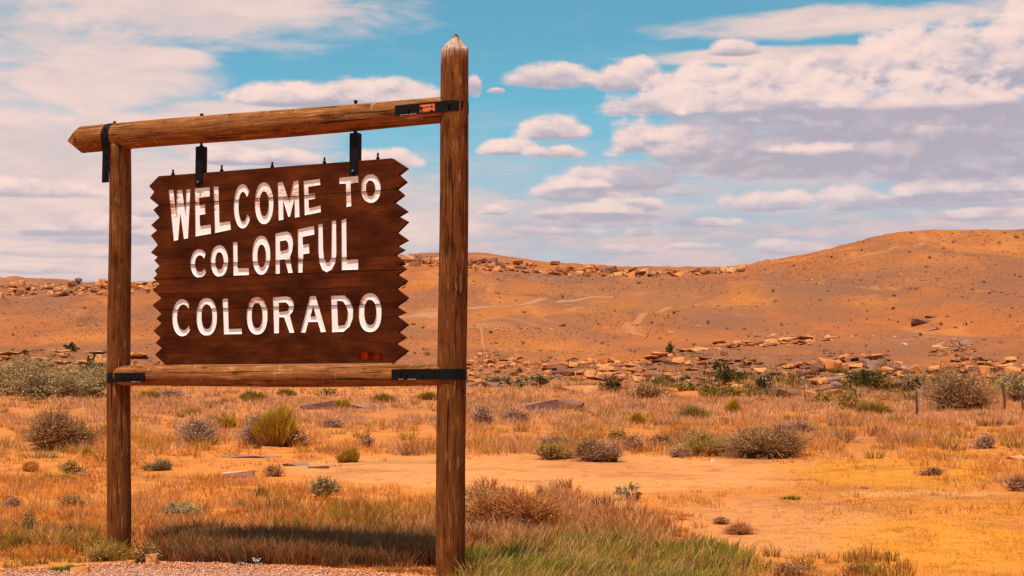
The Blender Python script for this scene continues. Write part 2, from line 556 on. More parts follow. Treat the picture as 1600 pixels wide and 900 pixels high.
M_BOARD = m_board(False)
M_METAL = m_flat('black_painted_iron', (0.0045, 0.0035, 0.0035), 0.6, 0.5, 30, 0.4, 0.003)
M_METAL.node_tree.nodes['Principled BSDF'].inputs['Specular IOR Level'].default_value = 0.15
M_STEEL = m_flat('worn_bolt_steel', (0.20, 0.17, 0.15), 0.5, 0.4, 60)
M_CHIP = m_flat('scratched_bare_edge', (0.45, 0.36, 0.30), 0.6, 0.4, 60)


def m_soil():
    m, n, b = new_mat('desert_soil')
    o = geo_pos(n)
    t = tone(n)
    ln_ = n.nodes.new('ShaderNodeVectorMath'); ln_.operation = 'LENGTH'; n.links.new(o.k, ln_.inputs[0])
    # grain at several sizes, so near and far ground both have texture
    n0 = noise(n, o, 22, 5, 0.7)
    n1 = noise(n, o, 4.0, 6, 0.65)
    n2 = noise(n, o, 0.45, 7, 0.65)
    n3 = noise(n, vmul(n, o, (1, .5, 1)), 0.05, 7, 0.62)
    st = noise(n, vmul(n, o, (1, .3, 1)), 0.035, 8, 0.68, 0.8)
    c = mixc(n, n3.step(0.42, 0.60) * 0.40, t, (0.28, 0.088, 0.028))
    far = S(n, ln_.outputs['Value']).step(150, 300)
    c = mixc(n, st.step(0.49, 0.58) * far * 0.55, c, (0.20, 0.083, 0.043))
    c = mixc(n, st.step(0.45, 0.38) * far * 0.4, c, (0.55, 0.20, 0.055))
    c = mixc(n, n2.step(0.50, 0.62) * 0.42, c, (0.26, 0.085, 0.03))
    c = mixc(n, n1.step(0.50, 0.64) * 0.40, c, (0.24, 0.07, 0.02))
    c = mixc(n, n0.step(0.53, 0.66) * 0.30, c, (0.24, 0.08, 0.025))
    c = mixc(n, n0.step(0.42, 0.30) * 0.25, c, (0.66, 0.34, 0.16))
    c = mixc(n, n2.step(0.44, 0.26) * 0.3, c, (0.58, 0.235, 0.08))
    setv(n, b.inputs['Base Color'], c)
    b.inputs['Roughness'].default_value = 0.95
    b.inputs['Specular IOR Level'].default_value = 0.1
    bump(n, b, n0 * 0.02 + n1 * 0.10 + n2 * 0.45, 0.8, 0.6)
    return m


M_SOIL = m_soil()


def m_tone(name, rough=0.9, trans=0.0):
    m, n, b = new_mat(name)
    t = tone(n)
    v = noise(n, geo_pos(n), 7.0, 3, 0.6)
    c = mixc(n, v.step(0.3, 0.7) * 0.35, t, mixc(n, 1.0, t, (0.62, 0.60, 0.65), 'MULTIPLY'))
    setv(n, b.inputs['Base Color'], c)
    b.inputs['Roughness'].default_value = rough
    b.inputs['Specular IOR Level'].default_value = 0.12
    if trans:
        tr = n.nodes.new('ShaderNodeBsdfTranslucent'); setv(n, tr.inputs[0], c)
        mx = n.nodes.new('ShaderNodeMixShader'); mx.inputs[0].default_value = trans
        o = n.nodes['Material Output']
        n.links.new(b.outputs[0], mx.inputs[1]); n.links.new(tr.outputs[0], mx.inputs[2]); n.links.new(mx.outputs[0], o.inputs[0])
    return m


M_GRASS = m_tone('grass_blades', 0.9, 0.35)
M_LEAF = m_tone('shrub_leaves', 0.85, 0.15)
M_TWIG = m_tone('shrub_twigs', 0.9)
M_GRAV = m_tone('gravel_pieces', 0.9)


def m_rock(name, a, bb, cdark, bands=True):
    m, n, b = new_mat(name)
    o = geo_pos(n)
    n1 = noise(n, vmul(n, o, (1, 1, 2.5)), 0.9, 6, 0.65)
    n2 = noise(n, o, 9, 5, 0.65)
    c = mixc(n, (n1.step(0.35, 0.68) * 0.7 + rnd(n) * 0.45 - 0.1).clamp(), a, bb)
    c = mixc(n, n2.step(0.55, 0.75) * 0.45, c, cdark)
    setv(n, b.inputs['Base Color'], c)
    b.inputs['Roughness'].default_value = 0.92
    b.inputs['Specular IOR Level'].default_value = 0.15
    bump(n, b, n1 * 0.5 + n2 * 0.12, 0.8, 0.25)
    return m


M_ROCK = {
    'sand': m_rock('orange_sandstone', (0.47, 0.145, 0.035), (0.58, 0.235, 0.080), (0.22, 0.06, 0.016)),
    'pale': m_rock('pale_sandstone', (0.56, 0.26, 0.11), (0.52, 0.19, 0.058), (0.30, 0.12, 0.05)),
    'dark': m_rock('brown_varnished_sandstone', (0.17, 0.065, 0.035), (0.28, 0.12, 0.065), (0.07, 0.022, 0.012)),
    'mauve': m_rock('mauve_grey_slab_rock', (0.30, 0.165, 0.13), (0.24, 0.12, 0.085), (0.10, 0.045, 0.03)),
    'white': m_rock('bleached_white_rock', (0.62, 0.42, 0.30), (0.56, 0.30, 0.17), (0.32, 0.15, 0.09)),
}

# ------------------------------------------------------------------ ground sheet
az = np.concatenate([np.linspace(-math.pi, -.42, 46)[:-1], np.linspace(-.42, .42, 560), np.linspace(.42, math.pi, 46)[1:-1]])
rr = np.concatenate([[0.02, 0.6], np.exp(np.linspace(math.log(1.5), math.log(10), 10))[:-1], np.exp(np.linspace(math.log(10), math.log(1000), 400)), [1150, 1400, 1900, 2600]])
RA, AZ = np.meshgrid(rr, az, indexing='ij')
GX = RA * np.sin(AZ); GY = RA * np.cos(AZ); GZ = zfun(GX, GY)
GZ[-4:] = GZ[-5] - np.array([4, 12, 25, 40])[:, None]
pc, pr = project(GX, np.maximum(GY, 1.0), GZ)
pc = np.where(GY > 1, pc, -9999)


def ell(cx, cy, rx, ry, soft=0.5, nz=0.35, seed=1):
    d = np.sqrt(((pc - cx) / rx) ** 2 + ((pr - cy) / ry) ** 2)
    d = d + (fbm(GX * .5 + 3, GY * .35, 4, seed) - .5) * 2 * nz
    return 1 - sstep(1 - soft, 1 + soft * .3, d)


def lay(c, m, colr):
    m = np.clip(m, 0, 1)[..., None]
    return c * (1 - m) + np.array(colr) * m


near = np.array((0.60, 0.195, 0.036)); hill = np.array((0.365, 0.108, 0.030))
h = sstep(95, 170, RA)[..., None]
C = near * (1 - h) + hill * h
# bare, mauve and ochre soils of the slopes
q = fbm(GX / 40, GY / 70, 4, 77)
C = lay(C, sstep(.46, .62, q) * h[..., 0] * .8, (0.235, 0.095, 0.048))
C = lay(C, sstep(.56, .70, fbm(GX / 60, GY / 90, 4, 99)) * h[..., 0] * .6, (0.44, 0.145, 0.032))
for e_ in [(1290, 445, 130, 26), (1110, 500, 100, 24), (1560, 450, 90, 40), (880, 470, 60, 14), (870, 435, 110, 10), (60, 470, 90, 12)]:  # mauve patches, also putting the shade of the swale into the soil colour
    C = lay(C, ell(*e_, soft=.7, nz=.5, seed=int(e_[0])) * .75, (0.185, 0.085, 0.052))
for e_ in [(1170, 470, 45, 22), (1000, 455, 140, 12), (840, 545, 110, 18), (700, 440, 80, 10), (150, 530, 120, 14), (1350, 470, 60, 10)]:
    C = lay(C, ell(*e_, soft=.7, nz=.5, seed=int(e_[0]) + 5) * .6, (0.50, 0.165, 0.030))
# bare sand flat, reddish bare patch and golden carpet
C = lay(C, (sstep(100, 125, RA) * (1 - sstep(200, 235, RA))) * sstep(.38, .6, fbm(GX / 12, GY / 9, 4, 88)) * .8, (0.21, 0.088, 0.046))  # bank soil darkened for the shade in gaps between its rocks
C = lay(C, ell(900, 738, 430, 34, .25, .3, 61), (0.70, 0.265, 0.078))
C = lay(C, ell(600, 735, 150, 26, .35, .4, 62) * .8, (0.60, 0.24, 0.075))
C = lay(C, ell(1215, 820, 190, 48, .3, .35, 63), (0.60, 0.225, 0.065))
C = lay(C, ell(1420, 740, 220, 42, .5, .4, 65) * .8, (0.72, 0.26, 0.012))
C = lay(C, ell(1500, 850, 220, 60, .5, .4, 66) * .65, (0.70, 0.25, 0.014))
C = lay(C, ell(1440, 772, 170, 5, .4, .4, 67) * .8, (0.66, 0.30, 0.11))
C = lay(C, ell(450, 640, 900, 36, .6, .3, 68) * .3, (0.40, 0.16, 0.07))
T = []
nr, na = RA.shape
idx = np.arange(nr * na).reshape(nr, na)
a0 = idx[:-1]; a1 = idx[1:]
T = np.stack([a0, np.roll(a0, -1, 1), np.roll(a1, -1, 1), a1], -1).reshape(-1, 4)
VV = np.stack([GX, GY, GZ], -1).reshape(-1, 3)
CC_ = C.reshape(-1, 3)
me = arr_mesh('desert_ground', VV, T[:, ::-1], CC_, M_SOIL, smooth=True)
g_ob = tag(link('ground', me), kind='structure')
# plug at the camera's feet
ang = np.linspace(0, 2 * math.pi, 24, endpoint=False)
pv = [(0.7 * math.sin(a), 0.7 * math.cos(a), -0.004) for a in ang]


# ------------------------------------------------------------------ tracks on the slopes: thin sheets draped on the ground
def m_track(name, colr):
    m, n, b = new_mat(name)
    o = geo_pos(n)
    v = noise(n, o, 0.7, 6, 0.7); v2 = noise(n, o, 6, 4, 0.6)
    c = mixc(n, v.step(0.35, 0.7) * 0.8, colr, (0.33, 0.112, 0.034))
    c = mixc(n, v2.step(0.5, 0.7) * 0.3, c, (0.30, 0.11, 0.04))
    setv(n, b.inputs['Base Color'], c); b.inputs['Roughness'].default_value = 0.95
    bump(n, b, v2, 0.5, 0.1)
    return m


M_TRACK = m_track('pale_track_dust', (0.40, 0.140, 0.046))
M_ROADM = m_track('grey_road_dust', (0.37, 0.175, 0.092))


def ribbon(name, pts, width, mat, lift=0.12, taper=True):
    P = [gpt(*p) for p in pts]
    X = np.array([p.x for p in P]); Y = np.array([p.y for p in P])
    s = np.concatenate([[0], np.cumsum(np.hypot(np.diff(X), np.diff(Y)))])
    n = int(s[-1] / (width * .6)) + 2
    t = np.linspace(0, s[-1], n)
    xs = np.interp(t, s, X); ys = np.interp(t, s, Y)
    for _ in range(6):
        xs[1:-1] = (xs[:-2] + xs[1:-1] * 2 + xs[2:]) / 4; ys[1:-1] = (ys[:-2] + ys[1:-1] * 2 + ys[2:]) / 4
    dx = np.gradient(xs); dy = np.gradient(ys); L = np.hypot(dx, dy) + 1e-9
    nx, ny = -dy / L, dx / L
    V = []; m = 7
    w = width * (0.6 + 0.5 * fbm(t / width / 3, t * 0, 2, 4)) * np.clip(np.minimum(t, s[-1] - t) / (width * 5) + .12, .12, 1)
    for k in range(m):
        o = (k / (m - 1) - .5)
        jit = (vnoise(t / width * 1.5, t * 0 + k, 8) - .5) * .35 if k in (0, m - 1) else 0
        X2 = xs + nx * w * (o + jit); Y2 = ys + ny * w * (o + jit)
        Z2 = zfun(X2, Y2) + (lift if 0 < k < m - 1 else -lift * 2.5)
        V.append(np.stack([X2, Y2, Z2], -1))
    V = np.stack(V, 1).reshape(-1, 3)
    I = np.arange(n * m).reshape(n, m)
    T = np.stack([I[:-1, :-1], I[:-1, 1:], I[1:, 1:], I[1:, :-1]], -1).reshape(-1, 4)
    # keep the upper side up
    T = T[:, ::-1]
    me = arr_mesh(name, V, T, None, mat, True)
    return tag(link(name, me), kind='structure')


ribbon('dirt_track', [(1010, 528), (985, 520), (978, 508), (1000, 494), (1040, 484), (1085, 477), (1110, 470)], 3.0, M_TRACK, .16)
ribbon('dirt_track', [(1300, 410), (1355, 398), (1400, 388), (1440, 380), (1480, 368), (1505, 362)], 2.2, M_TRACK, .16)
ribbon('gravel_road', [(560, 500), (640, 492), (700, 487), (760, 481), (830, 475), (900, 468), (960, 464)], 4.5, M_ROADM, .25)
ribbon('footpath', [(751, 512), (754, 530), (758, 545), (762, 562)], 0.7, M_TRACK, .08)

# ================================================================== THE SIGN
def ray(c, r):
    x = (c - 800) / F; y = (450 - r) / F
    return Vector((x, cp - y * sp, sp + y * cp))


O3 = Vector((0, 0, EYE))
GL = O3 + ray(187, 868) * (-EYE / ray(187, 868).z)
GRt = O3 + ray(703, 900) * (-EYE / ray(703, 900).z)
SX = (GRt - GL).normalized()                    # along the sign, to the right
SN = Vector((SX.y, -SX.x, 0)).normalized()      # out of its face
if SN.y > 0: SN = -SN
SBASE = (GL + GRt) / 2
SM = Matrix(((SX.x, -SN.x, 0, SBASE.x), (SX.y, -SN.y, 0, SBASE.y), (0, 0, 1, 0), (0, 0, 0, 1)))


def on_sign(c, r, off=0.0):
    """(s, t): place along the sign and height, of a point seen at c, r and standing off the post plane"""
    d = ray(c, r)
    k = ((SBASE + SN * off) - O3).dot(SN) / d.dot(SN)
    p = O3 + d * k - SBASE
    return p.dot(SX), (O3 + d * k).z


def ppm(c, r):   # metres per pixel of width across the view at that place of the sign
    d = ray(c, r); k = (SBASE - O3).dot(SN) / d.dot(SN)
    return k / F


frame = empty('sign_frame')
frame.matrix_world = SM
tag(frame, 'tall rustic log frame of two posts and two crossbeams with black iron straps', 'sign frame')


def log(name, p0, p1, radii, mat, parent, n=36, cap0=None, cap1=None, seed=1, facets=5):
    """a peeled log from p0 to p1 (sign coordinates); cap = height of the hewn point"""
    p0 = Vector(p0); p1 = Vector(p1); L = (p1 - p0).length
    zs = list(np.linspace(0, L, max(8, int(L / .045))))
    th = np.linspace(0, 2 * math.pi, n, endpoint=False)
    V = []

    def rad(z):
        return np.interp(z / L, np.linspace(0, 1, len(radii)), radii)
    for z in zs:
        r = rad(z)
        rr_ = r * (1 + .035 * (fbm(np.cos(th) * 1.3 + z * .8 + seed * 9, np.sin(th) * 1.3 + 5, 3, seed) - .5) * 2
                   + .03 * (vnoise(np.cos(th) * 6 + seed, np.sin(th) * 6 + z * .5, seed + 5) - .5))
        bx = .006 * math.sin(z * 1.7 + seed) ; by = .006 * math.cos(z * 1.3 + seed * 2)
        for t_, r_ in zip(th, rr_): V.append([bx + r_ * math.cos(t_), by + r_ * math.sin(t_), z])
    for f_ in (.85, .7, .5, .3, .12):      # top cap rings
        r = rad(L) * f_
        for t_ in th: V.append([r * math.cos(t_), r * math.sin(t_), L])
    V.append([0, 0, L])
    nt_ = len(V) - 1
    base = len(V)
    for f_ in (.85, .7, .5, .3, .12):
        r = rad(0) * f_
        for t_ in th: V.append([r * math.cos(t_), r * math.sin(t_), 0])
    V.append([0, 0, 0])
    for cap, top in ((cap1, True), (cap0, False)):
        if not cap: continue
        R = rad(L if top else 0); k = cap / R
        for v in V:
            m = max(v[0] * math.cos(2 * math.pi * i / facets + seed * .9) + v[1] * math.sin(2 * math.pi * i / facets + seed * .9) for i in range(facets))
            m = m * 1.06
            if top: v[2] = min(v[2], L - k * m + .012 * math.sin(v[0] * 60))
            else: v[2] = max(v[2], k * m)
    Fs = []
    rings = len(zs) + 5
    for i in range(rings - 1):
        for j in range(n):
            a = i * n + j; b = i * n + (j + 1) % n
            Fs.append((a, b, b + n, a + n))
    for j in range(n): Fs.append(((rings - 1) * n + j, (rings - 1) * n + (j + 1) % n, nt_))
    for i in range(5):
        s0 = base + (i - 1) * n if i else 0
        s1 = base + i * n
        for j in range(n): Fs.append((s0 + (j + 1) % n, s0 + j, s1 + j, s1 + (j + 1) % n))
    for j in range(n): Fs.append((base + 4 * n + (j + 1) % n, base + 4 * n + j, len(V) - 1))
    me = py_mesh(name, V, Fs, mat, False)
    for p in me.polygons:
        zc = p.center.z
        p.use_smooth = (cap1 is None or zc < L - cap1 * 1.0) and (cap0 is None or zc > cap0)
    o = link(name, me, parent)
    z = (p1 - p0).normalized()
    x = Vector((0, 1, 0)).cross(z)
    if x.length < .1: x = Vector((1, 0, 0))
    x.normalize(); y = z.cross(x)
    o.matrix_local = Matrix(((x.x, y.x, z.x, p0.x), (x.y, y.y, z.y, p0.y), (x.z, y.z, z.z, p0.z), (0, 0, 0, 1)))
    return o


def P(c, r, off=0.0):
    s, t = on_sign(c, r, off)
    return (s, -off, t)


lb = P(187, 868); lt = P(186.5, 236)
rb = P(703, 900); rt = P(711.5, 52)
RL = ppm(187, 700) * 18.2; RLt = ppm(187, 300) * 16.6
RR = ppm(705, 800) * 23.2; RRt = ppm(711, 200) * 21.6
lb = (lb[0], lb[1], -.3); rb = (rb[0] - .003, rb[1], -.3)
log('post', lb, (lt[0], 0, lt[2] + .06), [RL, RL * .99, RLt], M_POST, frame, seed=1)
Lr = rt[2] + .3
M_POSTT2 = m_wood('weathered_post_wood_tip', *WD, tip=Lr)
log('post', rb, rt, [RR, RR * .99, RRt], M_POSTT2, frame, cap1=ppm(711, 52) * 27, seed=2, facets=6)
# top beam lies on the left post and butts against the right one
tl = P(105, 220, 0); tr = P(700, 171.5, 0)
RB0 = ppm(150, 218) * 20.5; RB1 = ppm(680, 173) * 20.0
log('beam', tl, tr, [RB0, RB0, RB1], M_BEAM, frame, cap0=ppm(105, 218) * 30, seed=3, facets=6)
bl = P(187, 588, .03); br = P(703, 586, .03)
RC0 = ppm(200, 588) * 15.6; RC1 = ppm(680, 586) * 17.0
log('beam', bl, br, [RC0, RC0 * 1.02, RC1], M_BEAM, frame, seed=4)


def strap(path, width, axis, center, thick=.007, name='strap'):
    """flat iron strip: path of (a, b) in the plane, width along the third direction
    axis 'z': plane is (s, -n) and the strip stands upright; axis 's': plane is (-n, z) and the strip runs along the beam"""
    pts = [Vector(p) for p in path]; V = []; Fs = []
    n = len(pts)
    for i, p in enumerate(pts):
        d = (pts[min(i + 1, n - 1)] - pts[max(i - 1, 0)]).normalized()
        nn = Vector((-d.y, d.x))
        for o in (0, thick):
            for w in (-width / 2, width / 2):
                q = p + nn * o
                V.append((q.x, q.y, center + w) if axis == 'z' else (center + w, q.x, q.y))
    for i in range(n - 1):
        a = i * 4; b = a + 4
        Fs += [(a, a + 1, b + 1, b), (a + 2, b + 2, b + 3, a + 3), (a, b, b + 2, a + 2), (a + 1, a + 3, b + 3, b + 1)]
    Fs += [(0, 2, 3, 1), (4 * n - 4, 4 * n - 3, 4 * n - 1, 4 * n - 2)]
    me = py_mesh(name, V, Fs, M_METAL)
    return link(name, me, frame)


def arc(cx, cy, r, a0, a1, n=20):
    return [(cx + r * math.cos(a0 + (a1 - a0) * i / n), cy + r * math.sin(a0 + (a1 - a0) * i / n)) for i in range(n + 1)]


def bolt(parent, p, axis, r=.013, h=.014, sides=6, name='bolt', mat=None):
    """a bolt head at p pointing along axis, local to parent"""
    ax = Vector(axis).normalized(); u = ax.orthogonal().normalized(); w = ax.cross(u)
    V = []; Fs = []
    for hh, rr_ in ((0, r), (h * .8, r), (h, r * .8)):
        for i in range(sides):
            a = 2 * math.pi * i / sides
            V.append(Vector(p) + ax * hh + (u * math.cos(a) + w * math.sin(a)) * rr_)
    for k in range(2):
        for i in range(sides):
            a = k * sides + i; b = k * sides + (i + 1) % sides
            Fs.append((a, b, b + sides, a + sides))
    Fs.append(tuple(2 * sides + i for i in range(sides)))
    return link(name, py_mesh(name, V, Fs, mat or M_METAL), parent)


PI = math.pi
hw = .088


def post_strap(post_s, post_y, r, beam_len, beam_y, z, right, w=hw):
    """U strap: along the beam's face, round the far side of the post and back along the beam's rear"""
    sgn = 1 if right else -1
    c = (post_s, post_y)
    yf = beam_y  # face of the beam (negative is front)
    path = [(post_s - sgn * beam_len, -yf), (post_s - sgn * r * 1.1, -yf), (post_s - sgn * r * .5, -max(yf, r * .97))]
    if right: path += arc(c[0], c[1], r, -PI * .58, PI * .58, 26)
    else: path += arc(c[0], c[1], r, -PI * .42, -PI * 1.58, 26)
    path += [(post_s - sgn * r * .5, max(yf, r * .97)), (post_s - sgn * beam_len, yf)]
    return strap(path, w, 'z', z, thick=-.008 if right else .008)


zs_ = {}
sR, tR = on_sign(709, 169, RRt)
s1 = P(709, 170)[0]
st1 = post_strap(s1, 0, RRt + .003, ppm(690, 170) * 86 / .93, RB1 + .004, P(709, 169.5)[2], True, .093)
s2 = P(705, 585)[0]
st2 = post_strap(s2, 0, RR * .985 + .003, ppm(690, 585) * 86 / .93, RC1 + .034, P(705, 585)[2], True, .09)
s3 = P(187, 589)[0]
st3 = post_strap(s3, 0, RL + .002, ppm(190, 588) * 57 / .86, RC0 + .034, P(187, 590)[2], False, .088)
# the fourth strap hangs over the top beam and down both sides of the left post
cz = P(178, 215)[2]; cs = P(178, 215)[0] - .005
rr4 = RB0 + .004
pth = [(-(RLt + .004) * .93, cz - ppm(180, 250) * 73), (-(RLt + .004) * .93, cz - rr4 * 1.05)]
pth += arc(0, cz, rr4, PI * 1.08, -PI * .08, 26) + [((RLt + .004) * .93, cz - rr4 * 1.05), ((RLt + .004) * .93, cz - ppm(180, 250) * 73)]
st4 = strap(pth, .082, 's', cs, thick=.008)
for o, pts, ax in (
        (st1, [(-.15, -.035, 0), (-.25, .0, 0), (-.38, 0, 0), (.02, 0.012, 1)], 'z'),
        (st2, [(-.20, .0, 0), (-.42, .012, 0), (-.36, .0, 0)], 'z'),
        (st3, [(.16, 0, 0), (.25, .0, 0), (.33, 0, 0)], 'z')):
    ps, pz, yy = {st1: (s1, P(709, 169.5)[2], RB1 + .012), st2: (s2, P(705, 585)[2], RC1 + .042), st3: (s3, P(187, 590)[2], RC0 + .042)}[o]
    for ds, dz, k in pts:
        y = -(RRt + .012) if k else -yy
        bolt(o, (ps + ds, y, pz + dz), (0, -1, 0), .014, .014)
for dz, dn in ((.06, rr4), (-.20, RLt), (-.30, RLt), (-.37, RLt)):
    y = -(math.sqrt(max(rr4 ** 2 - dz ** 2, 0)) + .008) if dz > 0 else -(RLt * .95 + .012)
    bolt(st4, (cs + .004, y, cz + dz), (0, -1, .5 if dz > 0 else 0), .012, .016)
bolt(st4, (cs + .01, 0, cz + rr4 + .006), (0, 0, 1), .014, .022)
# worn bright edges on the strap plates
def scrape(o, x0, x1, z, y, w=.004):
    V = [(x0, y, z), (x1, y, z), (x1, y, z + w), (x0, y, z + w)]
    link('scratch', py_mesh('scratch', V, [(0, 1, 2, 3)], M_CHIP), o)
scrape(st2, s2 - .44, s2 - .39, P(705, 585)[2] - .043, -(RC1 + .0433))
scrape(st2, s2 - .35, s2 - .27, P(705, 585)[2] - .043, -(RC1 + .0433))
scrape(st3, s3 + .25, s3 + .36, P(187, 590)[2] - .042, -(RC0 + .0433))
scrape(st1, s1 - .46, s1 - .30, P(709, 169.5)[2] - .045, -(RB1 + .0133))
# orange sticker on the upper right strap
z0 = P(709, 169.5)[2]; ys = -(RB1 + .0138)


def quad_ob(name, x0, z0_, x1, z1, y, mat, parent, th=.001):
    V = [(x0, y, z0_), (x1, y, z0_), (x1, y, z1), (x0, y, z1), (x0, y + th, z0_), (x1, y + th, z0_), (x1, y + th, z1), (x0, y + th, z1)]
    Fs = [(0, 1, 2, 3), (1, 5, 6, 2), (5, 4, 7, 6), (4, 0, 3, 7), (3, 2, 6, 7), (4, 5, 1, 0)]
    return link(name, py_mesh(name, V, Fs, mat), parent)


M_STICK = m_flat('orange_sticker', (0.75, 0.17, 0.03), 0.5, 0.25, 12)
M_STICKB = m_flat('sticker_border', (0.45, 0.03, 0.03), 0.5, 0.2, 12)
M_INK = m_flat('sticker_ink', (0.02, 0.012, 0.02), 0.5, 0.2, 12)
quad_ob('sticker', s1 - .268, z0 - .038, s1 - .118, z0 + .032, ys, M_STICKB, st1)
quad_ob('sticker', s1 - .262, z0 - .030, s1 - .124, z0 + .026, ys - .0008, M_STICK, st1)['label'] = 'orange face of the sticker'
_rs = random.Random(3)
x = s1 - .25
for w_ in (.010, .006, .012, 0, .008, .010, .007, .009, .006):
    if w_:
        quad_ob('sticker_mark', x, z0 - .002, x + w_, z0 + .012 + _rs.uniform(-.003, .004), ys - .0014, M_INK, st1, .0004)
    x += w_ + .004
V = [(s1 - .148 + .009 * math.cos(a), ys - .0014, z0 + .006 + .012 * math.sin(a)) for a in np.linspace(0, 2 * PI, 12, endpoint=False)]
link('sticker_mark', py_mesh('sticker_mark', V, [tuple(range(12))], M_INK), st1)

# ------------------------------------------------------------------ the hanging board
board = empty('welcome_board')
board.matrix_world = SM
tag(board, 'hanging brown board with sawtooth ends and carved white words WELCOME TO COLORFUL COLORADO', 'sign board')
BO = 0.022      # its face stands this far in front of the post plane
TH = 0.046
LEFT = [(248, 275.5), (233, 291), (241, 300), (234, 310), (247.6, 321), (239.4, 328), (249, 340), (236, 352), (245, 360), (235.6, 368), (246.4, 383), (235.6, 395), (246, 401.6),
        (241, 407), (249, 416), (242, 423), (245.7, 429), (239.5, 435), (249, 444), (238.3, 453), (251.8, 466), (238.3, 477), (251.8, 490.5), (244, 498), (252, 505),
        (239.5, 517), (250.6, 527.6), (243, 536), (252.5, 544), (242, 554), (258, 570)]
RIGHT = [(612, 247), (635.6, 262.4), (622, 273), (634, 283.6), (619, 295), (630, 304.4), (615, 316), (635.4, 330), (621.6, 338), (636, 346), (619, 363), (636, 375), (619.6, 384),
         (630.6, 390), (616, 398.6), (630, 409), (623, 413.4), (633, 419.6), (619.5, 429), (635, 438.6), (617.8, 451), (636, 465), (617.8, 479.5), (632.4, 488), (618, 494),
         (636, 507), (621, 519), (633, 527), (617, 537), (636, 548), (612, 567)]
LB = [on_sign(c, r, BO) for c, r in LEFT]; RB_ = [on_sign(c, r, BO) for c, r in RIGHT]
T_TOP = (LB[0][1] + RB_[0][1]) / 2; T_BOT = (LB[-1][1] + RB_[-1][1]) / 2


def fit(ch):
    a, b = ch[0][1], ch[-1][1]
    return [(s, T_TOP + (t - a) * (T_BOT - T_TOP) / (b - a)) for s, t in ch]


LB = fit(LB); RB_ = fit(RB_)


def seam(l, r): return (on_sign(*l, BO)[1] + on_sign(*r, BO)[1]) / 2


SEAMS = [T_TOP, seam((248, 321), (619, 295)), seam((250, 411), (620, 403.6)), seam((249, 434), (620, 423.5)), seam((249, 456), (620, 450)), seam((250, 483), (620, 476)), T_BOT]


def chain(ch, t0, t1):
    """points of a chain (falling t) between t0 > t1"""
    ts = [p[1] for p in ch][::-1]; ss = [p[0] for p in ch][::-1]
    out_ = [(float(np.interp(t0, ts, ss)), t0)]
    out_ += [p for p in ch if t1 + 1e-4 < p[1] < t0 - 1e-4]
    out_.append((float(np.interp(t1, ts, ss)), t1))
    return out_


def E_(cx, cy, rx, ry, n=40, p=2.15, a0=0, a1=2 * PI, closed=True):
    o_ = []
    for i in range(n if closed else n + 1):
        a = a0 + (a1 - a0) * i / n
        ca, sa = math.cos(a), math.sin(a)
        o_.append((cx + rx * math.copysign(abs(ca) ** (2 / p), ca), cy + ry * math.copysign(abs(sa) ** (2 / p), sa)))
    return o_


def oval(L, R, T, B, l, r, t, b, p=2.15):
    return [E_((L + R) / 2, (T + B) / 2, (R - L) / 2, (B - T) / 2, p=p), E_((l + r) / 2, (t + b) / 2, (r - l) / 2, (b - t) / 2, 32, p=p)]


def cee(oc, orr, ic, ir, a_top, a_bot, p=2.1):
    o_ = E_(*oc, *orr, 34, p, -a_top, -(2 * PI - a_bot), False)
    i_ = E_(*ic, *ir, 28, p, -(2 * PI - a_bot * .93), -a_top * .93, False)
    return [o_ + i_]


